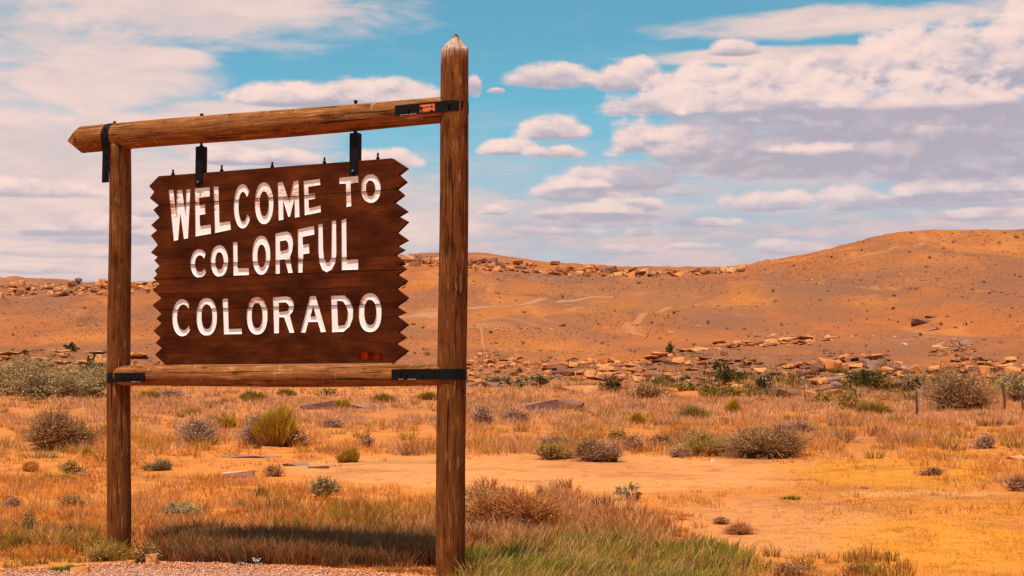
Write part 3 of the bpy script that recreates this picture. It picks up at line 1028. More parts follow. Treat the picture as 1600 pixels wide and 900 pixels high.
Z1 = (250, 270, 7.5); Z2 = (350, 260, 7.5); Z3 = (490, 260, 10); Z4 = (290, 350, 8.571); Z5 = (420, 335, 7.967); Z6 = (260, 440, 6.667); Z7 = (420, 440, 6.2947)
LET = [
    ('W', Z1, [[(103, 203), (157, 197), (187, 488), (200, 205), (258, 197), (297, 478), (308, 197), (356, 190), (327, 765), (280, 775), (238, 470), (212, 785), (162, 797)]]),
    ('E', Z1, [[(408, 182), (583, 170), (583, 275), (458, 292), (462, 383), (527, 370), (531, 482), (463, 495), (468, 625), (594, 607), (596, 712), (416, 745)]]),
    ('L', Z1, [[(628, 160), (685, 163), (695, 585), (822, 568), (828, 665), (645, 705)]]),
    ('C', Z1, cee((968, 392), (102, 258), (974, 398), (55, 176), .72, .55)),
    ('O', Z2, oval(362, 578, 187, 675, 417, 525, 290, 585)),
    ('M', Z2, [[(630, 190), (688, 182), (764, 398), (815, 178), (872, 163), (884, 590), (830, 598), (824, 380), (772, 588), (752, 588), (692, 395), (695, 622), (640, 633)]]),
    ('E', Z2, [[(933, 172), (1122, 147), (1130, 215), (988, 240), (990, 320), (1065, 307), (1068, 378), (990, 390), (993, 492), (1132, 457), (1133, 535), (945, 572)]]),
    ('T', Z3, [[(402, 180), (697, 148), (697, 248), (578, 265), (588, 620), (513, 633), (503, 267), (402, 272)]]),
    ('O', Z3, oval(742, 1047, 125, 567, 818, 962, 220, 468)),
    ('C', Z4, cee((182, 528), (115, 189), (193, 530), (68, 112), .72, .62)),
    ('O', Z4, oval(337, 568, 285, 705, 397, 508, 375, 610)),
    ('L', Z4, [[(635, 245), (692, 243), (697, 595), (848, 590), (848, 682), (640, 690)]]),
    ('O', Z4, oval(895, 1133, 158, 678, 960, 1075, 272, 580)),
    ('R', Z5, [[(82, 240), (150, 225), (230, 213), (272, 240), (296, 305), (300, 375), (290, 455), (262, 530), (298, 725), (243, 728), (200, 556), (137, 562), (138, 735), (85, 738)],
               [(137, 332), (215, 320), (237, 345), (244, 395), (232, 438), (140, 460)]]),
    ('F', Z5, [[(362, 187), (560, 145), (566, 248), (420, 278), (423, 380), (498, 368), (505, 480), (428, 495), (420, 722), (365, 725)]]),
    ('U', Z5, [[(616, 125), (668, 118), (676, 450), (688, 550), (712, 592), (740, 600), (766, 575), (780, 500), (785, 82), (836, 76), (840, 480), (828, 600), (785, 685), (722, 718), (665, 685), (632, 600), (616, 450)]]),
    ('L', Z5, [[(905, 75), (962, 50), (968, 570), (1113, 555), (1113, 685), (908, 692)]]),
    ('C', Z6, cee((165, 376), (103, 192), (178, 372), (68, 135), .78, .72)),
    ('O', Z6, oval(315, 525, 172, 560, 365, 478, 235, 495, 2.3)),
    ('L', Z6, [[(585, 180), (640, 175), (648, 495), (783, 490), (785, 545), (600, 548)]]),
    ('O', Z6, oval(838, 1052, 160, 550, 888, 1000, 222, 485, 2.3)),
    ('R', Z7, [[(40, 155), (180, 146), (215, 160), (243, 200), (246, 250), (232, 298), (205, 330), (250, 500), (205, 503), (150, 350), (100, 350), (98, 505), (52, 508)],
               [(98, 205), (170, 203), (193, 225), (200, 255), (186, 290), (98, 300)]]),
    ('A', Z7, [[(405, 146), (462, 141), (562, 493), (512, 497), (482, 395), (388, 397), (360, 500), (315, 500)], [(437, 235), (463, 342), (408, 345)]]),
    ('D', Z7, [[(612, 140), (745, 137), (800, 188), (828, 270), (825, 360), (795, 440), (735, 492), (622, 497)], [(670, 188), (730, 192), (765, 245), (778, 300), (772, 370), (745, 428), (680, 435)]]),
    ('O', Z7, oval(885, 1107, 115, 495, 938, 1057, 178, 428, 2.3)),
]


def inside(pt, poly):
    x, y = pt; c = False; n = len(poly)
    for i in range(n):
        x1, y1 = poly[i]; x2, y2 = poly[i - 1]
        if (y1 > y) != (y2 > y) and x < (x2 - x1) * (y - y1) / (y2 - y1) + x1: c = not c
    return c


letters = []
for ch_, (ox, oy, sc), loops in LET:
    L = []
    for lp in loops:
        q_ = [on_sign(ox + u / sc, oy + w / sc, BO) for u, w in lp]
        L.append(q_)
    letters.append((ch_, L))


def in_letter(pt, L):
    k = inside(pt, L[0])
    for hole in L[1:]:
        if inside(pt, hole): k = False
    return k


def cdt(loops):
    vs = []; es = []
    for lp in loops:
        b0 = len(vs)
        vs += [Vector(p) for p in lp]
        es += [(b0 + i, b0 + (i + 1) % len(lp)) for i in range(len(lp))]
    r = delaunay_2d_cdt(vs, es, [], 0, 1e-6)
    return r[0], r[2]


def seg(a, b): return [a, b]


GAP = .0016
DEP = .010
planks = []
for i in range(6):
    t0 = SEAMS[i] - (GAP if i else 0); t1 = SEAMS[i + 1] + (GAP if i < 5 else 0)
    l = chain(LB, t0, t1); r = chain(RB_, t0, t1)
    outl = l + r[::-1]
    lo = [L for c, L in letters if max(p[1] for p in L[0]) > t1 and min(p[1] for p in L[0]) < t0]
    loops = [outl] + [lp for L in lo for lp in L]
    vs, fs = cdt(loops)
    V = []; Fs = []
    prou = (-.0012, .0005, -.002, .0006, -.001, .0009)[i]
    for v in vs: V.append((v.x, -BO + prou, v.y))
    for f_ in fs:
        cx = sum(vs[k].x for k in f_) / len(f_); cy = sum(vs[k].y for k in f_) / len(f_)
        if not inside((cx, cy), outl): continue
        if any(in_letter((cx, cy), L) for L in lo): continue
        Fs.append(tuple(f_))
    n = len(outl)
    # body: front slab edge, step to full height, back
    T0 = SEAMS[i] - .0002; T1 = SEAMS[i + 1] + .0002
    full = [(p[0], T0) if abs(p[1] - t0) < 1e-6 else ((p[0], T1) if abs(p[1] - t1) < 1e-6 else p) for p in outl]
    rings = [[(p[0], -BO + prou, p[1]) for p in outl], [(p[0], -BO + .014, p[1]) for p in outl], [(p[0], -BO + .014, p[1]) for p in full], [(p[0], -BO + TH, p[1]) for p in full]]
    b0 = len(V)
    for rg in rings: V += rg
    for k in range(3):
        for j in range(n):
            a = b0 + k * n + j; b = b0 + k * n + (j + 1) % n
            Fs.append((a, b, b + n, a + n))
    vs2, fs2 = cdt([full])
    b1 = len(V)
    V += [(v.x, -BO + TH, v.y) for v in vs2]
    for f_ in fs2:
        cx = sum(vs2[k].x for k in f_) / len(f_); cy = sum(vs2[k].y for k in f_) / len(f_)
        if inside((cx, cy), full): Fs.append(tuple(b1 + k for k in reversed(f_)))
    o = link('plank', py_mesh('plank', V, Fs, M_BOARD), board)
    planks.append(o)


# letter paint, worn to bare wood along two of the seams
def m_letter():
    m, n, b = new_mat('worn_white_letter_paint')
    o = obj_co(n)
    sp_ = n.nodes.new('ShaderNodeSeparateXYZ'); n.links.new(o.k, sp_.inputs[0])
    z = S(n, sp_.outputs[2])
    fib = noise(n, vmul(n, o, (9, 9, 60)), 1.6, 5, 0.65)
    pat = noise(n, o, 3.2, 3, 0.5)
    zone = (z - SEAMS[1] - 0.04 + (pat - .5) * .5).f('ABSOLUTE').step(0.03, 0.16, 1, 0).max((z - SEAMS[5] - 0.05).f('ABSOLUTE').step(0.02, 0.13, 1, 0)).max((z - SEAMS[2]).f('ABSOLUTE').step(0.0, 0.05, 1, 0) * 0.9)
    worn = (fib * 0.7 + pat * 0.5 + zone * 0.16).step(0.79, 0.84)
    tint = (pat * .7 + zone * .3 + fib * .35).step(0.76, 0.92)
    c = mixc(n, tint * 0.7, (0.90, 0.85, 0.82), (0.84, 0.52, 0.35))
    c = mixc(n, worn * 0.85, c, mixc(n, fib.step(.45, .6), (0.16, 0.045, 0.014), (0.55, 0.22, 0.07)))
    c = mixc(n, noise(n, vmul(n, o, (5, 5, 40)), 2, 4, .6).step(.3, .45, 1, 0) * .25, c, (0.55, 0.45, 0.40))
    setv(n, b.inputs['Base Color'], c); b.inputs['Roughness'].default_value = 0.75
    bump(n, b, fib, 0.4, 0.003)
    return m


M_LET = m_letter()
for ch_, L in letters:
    t_hi = max(p[1] for p in L[0]); t_lo = min(p[1] for p in L[0])
    s_lo = min(p[0] for p in L[0]) - .05; s_hi = max(p[0] for p in L[0]) + .05
    cuts = [t for t in SEAMS[1:6] if t_lo < t < t_hi]
    loops = list(L)
    vs = []; es = []
    for lp in loops:
        b0 = len(vs); vs += [Vector(p) for p in lp]; es += [(b0 + i, b0 + (i + 1) % len(lp)) for i in range(len(lp))]
    for t in cuts:
        for d in (-.0013, .0013):
            b0 = len(vs); vs += [Vector((s_lo, t + d)), Vector((s_hi, t + d))]; es.append((b0, b0 + 1))
    r_ = delaunay_2d_cdt(vs, es, [], 0, 1e-6)
    V = [(v.x, -BO + DEP, v.y) for v in r_[0]]; Fs = []
    for f_ in r_[2]:
        cx = sum(r_[0][k].x for k in f_) / len(f_); cy = sum(r_[0][k].y for k in f_) / len(f_)
        if in_letter((cx, cy), L) and not any(abs(cy - t) < .0012 for t in cuts): Fs.append(tuple(f_))
    for lp in L:
        b0 = len(V); n = len(lp)
        V += [(p[0], -BO + .0005, p[1]) for p in lp] + [(p[0], -BO + DEP, p[1]) for p in lp]
        Fs += [(b0 + i, b0 + (i + 1) % n, b0 + n + (i + 1) % n, b0 + n + i) for i in range(n)]
    o = link('letter', py_mesh('letter', V, Fs, M_LET), board)
    o['label'] = 'carved white letter ' + ch_
# red smear low on the right
M_RED = m_flat('red_smear', (0.13, 0.011, 0.003), 0.9, 0.7, 14)
M_RED.node_tree.nodes['Principled BSDF'].inputs['Specular IOR Level'].default_value = 0.0
sm = [on_sign(c, r, BO) for c, r in [(556, 559), (562, 552), (572, 549), (583, 551), (592, 550), (599, 553), (597, 559), (586, 562), (570, 563)]]
link('paint_smear', py_mesh('paint_smear', [(s, -BO - .0011, t) for s, t in sm], [tuple(range(len(sm)))], M_RED), board)


def box_ob(name, x0, x1, y0, y1, z0_, z1, mat, parent, bev=.002):
    V = []; b = bev
    for y, i in ((y0, b), (y0 + b, 0), (y1 - b, 0), (y1, b)):
        V += [(x0 + i, y, z0_ + i), (x1 - i, y, z0_ + i), (x1 - i, y, z1 - i), (x0 + i, y, z1 - i)]
    Fs = [(0, 1, 2, 3), (15, 14, 13, 12)]
    for k in range(3):
        for j in range(4):
            a = k * 4 + j; c = k * 4 + (j + 1) % 4
            Fs.append((a, a + 4, c + 4, c))
    return link(name, py_mesh(name, V, Fs, mat), parent)


def rod(name, x, y, z0_, z1, r, mat, parent, n=10):
    V = [(x + r * math.cos(2 * PI * i / n), y + r * math.sin(2 * PI * i / n), z) for z in (z0_, z1) for i in range(n)]
    Fs = [(i, (i + 1) % n, n + (i + 1) % n, n + i) for i in range(n)] + [tuple(range(n - 1, -1, -1)), tuple(range(n, 2 * n))]
    return link(name, py_mesh(name, V, Fs, mat), parent)


def beam_z(s, k=0): # centre height of the top beam at s
    a = (s - tl[0]) / (tr[0] - tl[0]); return tl[2] + (tr[2] - tl[2]) * a


for (x0, x1, yt, yb) in ((305.5, 316.8, 229, 291), (546, 558.8, 208, 274)):
    sa, tt = on_sign(x0, yt, BO + .012); sb, _ = on_sign(x1, yt, BO + .012); tb = on_sign(x0, yb, BO + .012)[1]
    hg = box_ob('hanger', sa, sb, -BO - .012, -BO - .001, tb, tt, M_METAL, board)
    bt = T_TOP + .004
    box_ob('hanger_sleeve', sa + .0005, sb - .0005, -BO - .0009, -BO + TH + .016, bt, tt - .0005, M_METAL, hg)
    box_ob('hanger_back', sa + .001, sb - .001, -BO + TH + .001, -BO + TH + .015, tb, bt - .001, M_METAL, hg)
    sc_ = (sa + sb) / 2
    rod('hanger_rod', sc_, 0, tt - .01, beam_z(sc_) + RB0 + .018, .011, M_METAL, hg)
    rod('nut', sc_, 0, beam_z(sc_) + RB0 + .004, beam_z(sc_) + RB0 + .024, .019, M_METAL, hg, 6)
    rod('nut', sc_, 0, tt, tt + .014, .02, M_METAL, hg, 6)
    bolt(hg, (sc_ + .002, -BO - .012, tb + .035), (0, -1, 0), .018, .012, 8)
    bolt(hg, (sc_ + .002, -BO - .024, tb + .035), (0, -1, 0), .010, .010, 6, mat=M_STEEL)
for c, r0, r1 in ((270.5, 265, 274), (346.5, 258, 267.5), (425.5, 253, 262), (507, 246, 256), (590.5, 239, 248)):
    s, t = on_sign(c, r0, 0)
    rd = rod('threaded_rod', s, 0, T_TOP - .02, t, .0095, M_METAL, board, 8)
    rod('nut', s, 0, T_TOP, T_TOP + .02, .019, M_METAL, rd, 6)

# ================================================================== PLANTS
def unit(v): return v / (np.linalg.norm(v, axis=-1, keepdims=True) + 1e-9)


def blades(base, h, lean, az_, w, cb, ct, two=True, face=None):
    """grass blades as tapering strips; every argument has one row per blade"""
    n = len(base)
    d = np.stack([np.cos(az_), np.sin(az_), np.zeros(n)], -1)
    if face is None: face = rng.uniform(0, PI, n)
    sd = np.stack([np.cos(face), np.sin(face), np.zeros(n)], -1) * (w / 2)[:, None]
    up = np.array([0, 0, 1.0])
    tip = base + d * (lean * h)[:, None] + up * (h * np.sqrt(np.maximum(.15, 1 - lean ** 2 * .5)))[:, None]
    if two:
        mid = base + d * (lean * h * .35)[:, None] + up * (h * .55)[:, None]
        V = np.stack([base - sd, base + sd, mid + sd * .8, mid - sd * .8, tip], 1).reshape(-1, 3)
        i = np.arange(n)[:, None] * 5
        T = np.concatenate([i + [0, 1, 2], i + [0, 2, 3], i + [3, 2, 4]], 1).reshape(-1, 3)
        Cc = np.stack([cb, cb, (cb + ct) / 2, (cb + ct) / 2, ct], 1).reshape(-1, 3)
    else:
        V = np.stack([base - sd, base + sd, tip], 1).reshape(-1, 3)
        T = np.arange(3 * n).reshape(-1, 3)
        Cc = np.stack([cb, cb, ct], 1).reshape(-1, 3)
    return V, T, Cc


def join(parts):
    V = []; T = []; Cc = []; b = 0
    for v, t, c in parts:
        V.append(v); T.append(t + b); Cc.append(c); b += len(v)
    return np.concatenate(V), np.concatenate(T), np.concatenate(Cc)


PAL = {
    'gold': [(0.78, 0.30, 0.045), (0.82, 0.33, 0.050), (0.70, 0.24, 0.040), (0.80, 0.38, 0.085)],
    'straw': [(0.80, 0.42, 0.175), (0.76, 0.35, 0.120), (0.84, 0.50, 0.25), (0.70, 0.29, 0.080)],
    'pink': [(0.74, 0.37, 0.20), (0.66, 0.31, 0.15), (0.78, 0.43, 0.24), (0.54, 0.25, 0.13)],
    'rust': [(0.62, 0.215, 0.050), (0.52, 0.175, 0.045), (0.68, 0.28, 0.08), (0.38, 0.14, 0.04)],
    'green': [(0.26, 0.245, 0.022), (0.32, 0.29, 0.025), (0.20, 0.195, 0.018), (0.44, 0.34, 0.032)],
    'olive': [(0.34, 0.215, 0.034), (0.42, 0.26, 0.040), (0.26, 0.165, 0.030), (0.50, 0.27, 0.045)],
    'yellow': [(0.62, 0.36, 0.018), (0.55, 0.33, 0.02), (0.70, 0.38, 0.02), (0.46, 0.28, 0.02)],
    'brown': [(0.31, 0.145, 0.060), (0.39, 0.19, 0.08), (0.23, 0.10, 0.042), (0.48, 0.25, 0.11)],
    'mauve': [(0.38, 0.205, 0.125), (0.44, 0.25, 0.15), (0.31, 0.16, 0.09), (0.50, 0.29, 0.17)],
    'sage': [(0.38, 0.265, 0.105), (0.45, 0.32, 0.14), (0.31, 0.21, 0.08), (0.52, 0.38, 0.175)],
    'juniper': [(0.090, 0.082, 0.016), (0.125, 0.105, 0.020), (0.062, 0.058, 0.012), (0.16, 0.125, 0.026)],
    'white': [(0.72, 0.66, 0.62), (0.62, 0.56, 0.53), (0.78, 0.72, 0.68), (0.5, 0.42, 0.38)],
}


def pick(pal, n, r=None):
    r = r or rng
    a = np.array(PAL[pal])
    c = a[r.integers(0, len(a), n)] * r.uniform(.85, 1.15, (n, 1))
    return c


def tufts(name, cols, rows, hm, nb, pal, wpx, spread, two, seed, keep=None, lean=.45, lean_az=None, base_mul=.75, pal2=None, p2=0.0, hvar=.5, tip=None):
    """tufts of grass at ground points; cols/rows arrays, hm height in metres"""
    X, Y, Z = ground(cols, rows)
    n = len(X)
    px_m = Y / F
    hh = hm * rng.uniform(1 - hvar, 1 + hvar * .6, n)
    rad = spread * rng.uniform(.5, 1.2, n)
    N = n * nb
    k = np.repeat(np.arange(n), nb)
    a = rng.uniform(0, 2 * PI, N); rr_ = np.sqrt(rng.uniform(0, 1, N)) * rad[k]
    base = np.stack([X[k] + rr_ * np.cos(a), Y[k] + rr_ * np.sin(a), Z[k] - .02], -1)
    h_ = hh[k] * rng.uniform(.45, 1.1, N)
    if lean_az is not None: az_ = lean_az + rng.normal(0, .7, N)
    else: az_ = a + rng.normal(0, .6, N)
    ln = np.abs(rng.normal(lean, .2, N)).clip(0, .95)
    w = px_m[k] * wpx * rng.uniform(.6, 1.3, N)
    tc_ = pick(pal, n)
    if pal2 is not None:
        m = rng.uniform(0, 1, n) < p2
        tc_[m] = pick(pal2, int(m.sum()))
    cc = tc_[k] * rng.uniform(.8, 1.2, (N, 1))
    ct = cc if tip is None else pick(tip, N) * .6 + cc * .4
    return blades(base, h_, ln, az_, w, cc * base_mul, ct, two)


def sample(n, c0, c1, r0, r1, fn=None):
    w0 = c1 - c0
    if c0 <= -100: c0 -= 300          # the flat goes on to both sides of the picture
    if c1 >= 1700: c1 += 300
    n = int(n * (c1 - c0) / w0)
    c = rng.uniform(c0, c1, n); r = rng.uniform(r0, r1, n)
    if fn is not None:
        m = rng.uniform(0, 1, n) < fn(c, r)
        c = c[m]; r = r[m]
    return c, r


def el(c, r, cx, cy, rx, ry, soft=.35, seed=0):
    d = np.sqrt(((c - cx) / rx) ** 2 + ((r - cy) / ry) ** 2) + (fbm(c / 45, r / 16, 3, seed) - .5) * .7
    return 1 - sstep(1 - soft, 1 + soft, d)


def bare(c, r):
    """how bare the ground is there"""
    b = el(c, r, 900, 740, 420, 33, .2, 61)
    b = np.maximum(b, el(c, r, 610, 735, 130, 24, .35, 62) * .75)
    b = np.maximum(b, el(c, r, 1215, 820, 185, 46, .3, 63) * .93)
    b = np.maximum(b, el(c, r, 1430, 770, 230, 70, .3, 64) * .8)
    b = np.maximum(b, el(c, r, 1480, 860, 220, 60, .3, 66) * .45)
    b = np.maximum(b, el(c, r, 370, 725, 130, 26, .3, 69) * .75)
    return b


def gravel_edge(c): return np.interp(c, [-500, 0, 60, 130, 200, 330, 500, 580, 660, 720, 780, 900], [892, 893, 891, 886, 881, 883, 889, 897, 905, 918, 940, 985])


def ok(c, r): return (r < gravel_edge(c) - 1 - rng.uniform(0, 3, len(c))) * 1.0


def grass_object(name, mesh_parts, label, cat):
    V, T, Cc = join(mesh_parts)
    o = link(name, arr_mesh(name, V, T, Cc, M_GRASS))
    return tag(o, label, cat, kind='stuff')


def patch(c, r, sx, sy, lo, hi, seed): return sstep(lo, hi, fbm(c / sx, r / sy, 3, seed))


# --- dry golden and straw grass over the flat
G = []
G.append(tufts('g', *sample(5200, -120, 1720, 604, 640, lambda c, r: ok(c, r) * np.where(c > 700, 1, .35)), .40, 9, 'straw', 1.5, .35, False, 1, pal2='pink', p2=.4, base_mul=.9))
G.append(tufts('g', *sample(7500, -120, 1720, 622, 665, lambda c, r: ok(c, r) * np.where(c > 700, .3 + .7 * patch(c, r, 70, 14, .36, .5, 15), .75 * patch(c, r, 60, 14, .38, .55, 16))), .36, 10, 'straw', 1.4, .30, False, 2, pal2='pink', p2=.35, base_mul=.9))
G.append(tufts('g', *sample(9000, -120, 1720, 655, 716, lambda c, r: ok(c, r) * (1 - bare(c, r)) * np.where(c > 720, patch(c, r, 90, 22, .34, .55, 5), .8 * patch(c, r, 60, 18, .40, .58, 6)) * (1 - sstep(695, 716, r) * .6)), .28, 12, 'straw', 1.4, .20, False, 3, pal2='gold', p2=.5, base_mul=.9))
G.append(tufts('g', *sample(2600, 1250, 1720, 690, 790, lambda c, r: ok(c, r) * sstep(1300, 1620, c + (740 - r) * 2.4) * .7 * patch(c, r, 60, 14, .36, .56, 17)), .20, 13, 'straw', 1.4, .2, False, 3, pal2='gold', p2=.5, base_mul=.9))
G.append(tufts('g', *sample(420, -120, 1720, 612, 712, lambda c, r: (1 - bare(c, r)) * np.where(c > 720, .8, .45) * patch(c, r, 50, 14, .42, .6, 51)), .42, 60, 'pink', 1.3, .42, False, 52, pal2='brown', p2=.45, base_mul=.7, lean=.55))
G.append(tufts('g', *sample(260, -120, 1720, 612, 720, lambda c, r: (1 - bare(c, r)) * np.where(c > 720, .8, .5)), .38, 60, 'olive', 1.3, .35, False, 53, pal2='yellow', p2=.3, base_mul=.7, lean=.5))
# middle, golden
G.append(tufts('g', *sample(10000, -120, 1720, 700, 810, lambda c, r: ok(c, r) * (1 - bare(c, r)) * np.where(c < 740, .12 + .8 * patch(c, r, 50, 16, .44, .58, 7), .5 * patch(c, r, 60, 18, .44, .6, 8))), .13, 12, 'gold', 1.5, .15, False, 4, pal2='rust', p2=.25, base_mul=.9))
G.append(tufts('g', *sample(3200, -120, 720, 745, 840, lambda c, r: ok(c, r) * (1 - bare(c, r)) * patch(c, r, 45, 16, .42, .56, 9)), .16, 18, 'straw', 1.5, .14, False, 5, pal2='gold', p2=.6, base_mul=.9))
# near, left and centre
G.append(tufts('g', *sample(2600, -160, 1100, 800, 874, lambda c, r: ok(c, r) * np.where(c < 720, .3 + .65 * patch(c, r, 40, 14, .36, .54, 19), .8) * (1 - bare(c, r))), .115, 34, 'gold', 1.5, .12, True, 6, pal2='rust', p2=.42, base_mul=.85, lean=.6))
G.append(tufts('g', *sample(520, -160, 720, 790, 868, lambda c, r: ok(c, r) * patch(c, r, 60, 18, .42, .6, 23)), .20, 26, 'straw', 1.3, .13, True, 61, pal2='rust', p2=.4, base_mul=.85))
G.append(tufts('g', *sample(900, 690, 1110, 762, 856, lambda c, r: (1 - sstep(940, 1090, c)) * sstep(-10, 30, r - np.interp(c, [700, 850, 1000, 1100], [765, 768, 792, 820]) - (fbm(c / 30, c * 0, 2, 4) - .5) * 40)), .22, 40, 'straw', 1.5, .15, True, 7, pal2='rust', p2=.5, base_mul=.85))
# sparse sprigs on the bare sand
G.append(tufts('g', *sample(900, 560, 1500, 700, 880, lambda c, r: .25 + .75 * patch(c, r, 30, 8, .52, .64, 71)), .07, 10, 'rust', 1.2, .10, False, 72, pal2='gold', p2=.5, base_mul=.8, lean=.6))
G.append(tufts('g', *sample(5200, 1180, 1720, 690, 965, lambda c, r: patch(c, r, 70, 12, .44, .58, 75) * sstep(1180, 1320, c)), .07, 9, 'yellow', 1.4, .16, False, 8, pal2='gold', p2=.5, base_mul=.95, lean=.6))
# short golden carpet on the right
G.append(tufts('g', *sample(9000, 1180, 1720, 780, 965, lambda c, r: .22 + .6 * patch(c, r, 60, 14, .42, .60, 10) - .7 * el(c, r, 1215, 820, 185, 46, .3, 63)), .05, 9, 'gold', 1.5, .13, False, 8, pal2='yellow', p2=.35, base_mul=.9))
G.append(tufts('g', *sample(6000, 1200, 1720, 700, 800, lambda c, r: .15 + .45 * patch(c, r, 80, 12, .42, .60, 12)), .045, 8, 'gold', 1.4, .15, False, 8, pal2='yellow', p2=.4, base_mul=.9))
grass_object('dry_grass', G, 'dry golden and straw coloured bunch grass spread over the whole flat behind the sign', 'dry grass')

# --- weeds: olive tufts, and ones coloured darker to deepen the shade under the sign
G = []
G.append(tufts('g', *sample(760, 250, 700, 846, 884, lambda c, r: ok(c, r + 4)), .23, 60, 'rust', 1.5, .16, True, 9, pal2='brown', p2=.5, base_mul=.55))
G.append(tufts('g', *sample(560, 250, 700, 850, 886, lambda c, r: ok(c, r + 3)), .20, 60, 'brown', 1.8, .16, True, 10, pal2='rust', p2=.3, base_mul=.4))  # shade under the sign put into brown blades with darkened bases
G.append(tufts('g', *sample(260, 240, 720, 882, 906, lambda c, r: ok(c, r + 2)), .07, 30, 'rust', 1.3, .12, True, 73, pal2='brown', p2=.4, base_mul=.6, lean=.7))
G.append(tufts('g', *sample(110, 420, 700, 795, 850), .28, 36, 'olive', 1.4, .14, True, 11, pal2='gold', p2=.5, base_mul=.7))
G.append(tufts('g', *sample(120, -100, 170, 830, 868, lambda c, r: ok(c, r)), .19, 40, 'olive', 1.4, .14, True, 12, pal2='gold', p2=.4, base_mul=.7))
G.append(tufts('g', *sample(60, -100, 260, 868, 890, lambda c, r: ok(c, r) * .5), .12, 40, 'olive', 1.4, .10, True, 13, base_mul=.7))
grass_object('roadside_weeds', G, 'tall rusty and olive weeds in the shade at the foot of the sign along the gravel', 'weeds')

# --- green grass with pale seed heads right of the tall post
G = []
gg = lambda c, r: (.12 + .88 * patch(c, r, 34, 12, .38, .54, 41)) * np.clip(1 - sstep(1080, 1210, c + (r - 870) * -.4), 0, 1) * sstep(0, 30, r - np.interp(c, [700, 800, 900, 1000, 1100, 1200], [850, 838, 822, 824, 838, 872]))
G.append(tufts('g', *sample(2300, 700, 1230, 820, 985, gg), .165, 38, 'green', 1.4, .13, True, 14, lean=.52, base_mul=.7, pal2='straw', p2=.10, hvar=.7))
hd = tufts('g', *sample(1500, 740, 1210, 828, 985, gg), .225, 12, 'olive', 1.9, .16, True, 15, lean=.48, lean_az=.15, base_mul=.9, tip='straw', hvar=.3)
G.append(hd)
G.append(tufts('g', *sample(70, 1195, 1420, 868, 925), .14, 26, 'olive', 1.5, .1, True, 16, pal2='rust', p2=.4, base_mul=.7))
grass_object('green_grass', G, 'tall green grass with straw coloured seed heads right of the thick post', 'green grass')


# --- shrubs -------------------------------------------------------
def leaf_quads(c, size, r, up=.3):
    n = len(c)
    a = unit(r.normal(0, 1, (n, 3)) + np.array([0, 0, up]))
    b = unit(np.cross(a, r.normal(0, 1, (n, 3))))
    s = size[:, None]
    V = np.stack([c - a * s, c + b * s * .45, c + a * s, c - b * s * .45], 1).reshape(-1, 3)
    i = np.arange(n)[:, None] * 4
    T = np.concatenate([i + [0, 1, 2], i + [0, 2, 3]], 1).reshape(-1, 3)
    return V, T


def stick(p0, p1, r0, r1, colr):
    """3-sided twigs from p0 to p1"""
    n = len(p0); d = unit(p1 - p0)
    u = unit(np.cross(d, np.tile([.3, .5, .8], (n, 1)))); w = np.cross(d, u)
    V = []
    for q, rr_ in ((p0, r0), (p1, r1)):
        for k in range(3):
            a = 2 * PI * k / 3
            V.append(q + (u * math.cos(a) + w * math.sin(a)) * np.reshape(rr_, (-1, 1)))
    V = np.stack(V, 1).reshape(-1, 3)
    i = np.arange(n)[:, None] * 6
    T = np.concatenate([i + t for t in ([0, 1, 4], [0, 4, 3], [1, 2, 5], [1, 5, 4], [2, 0, 3], [2, 3, 5])], 1).reshape(-1, 3)
    return V, T, np.repeat(colr, 6, 0)


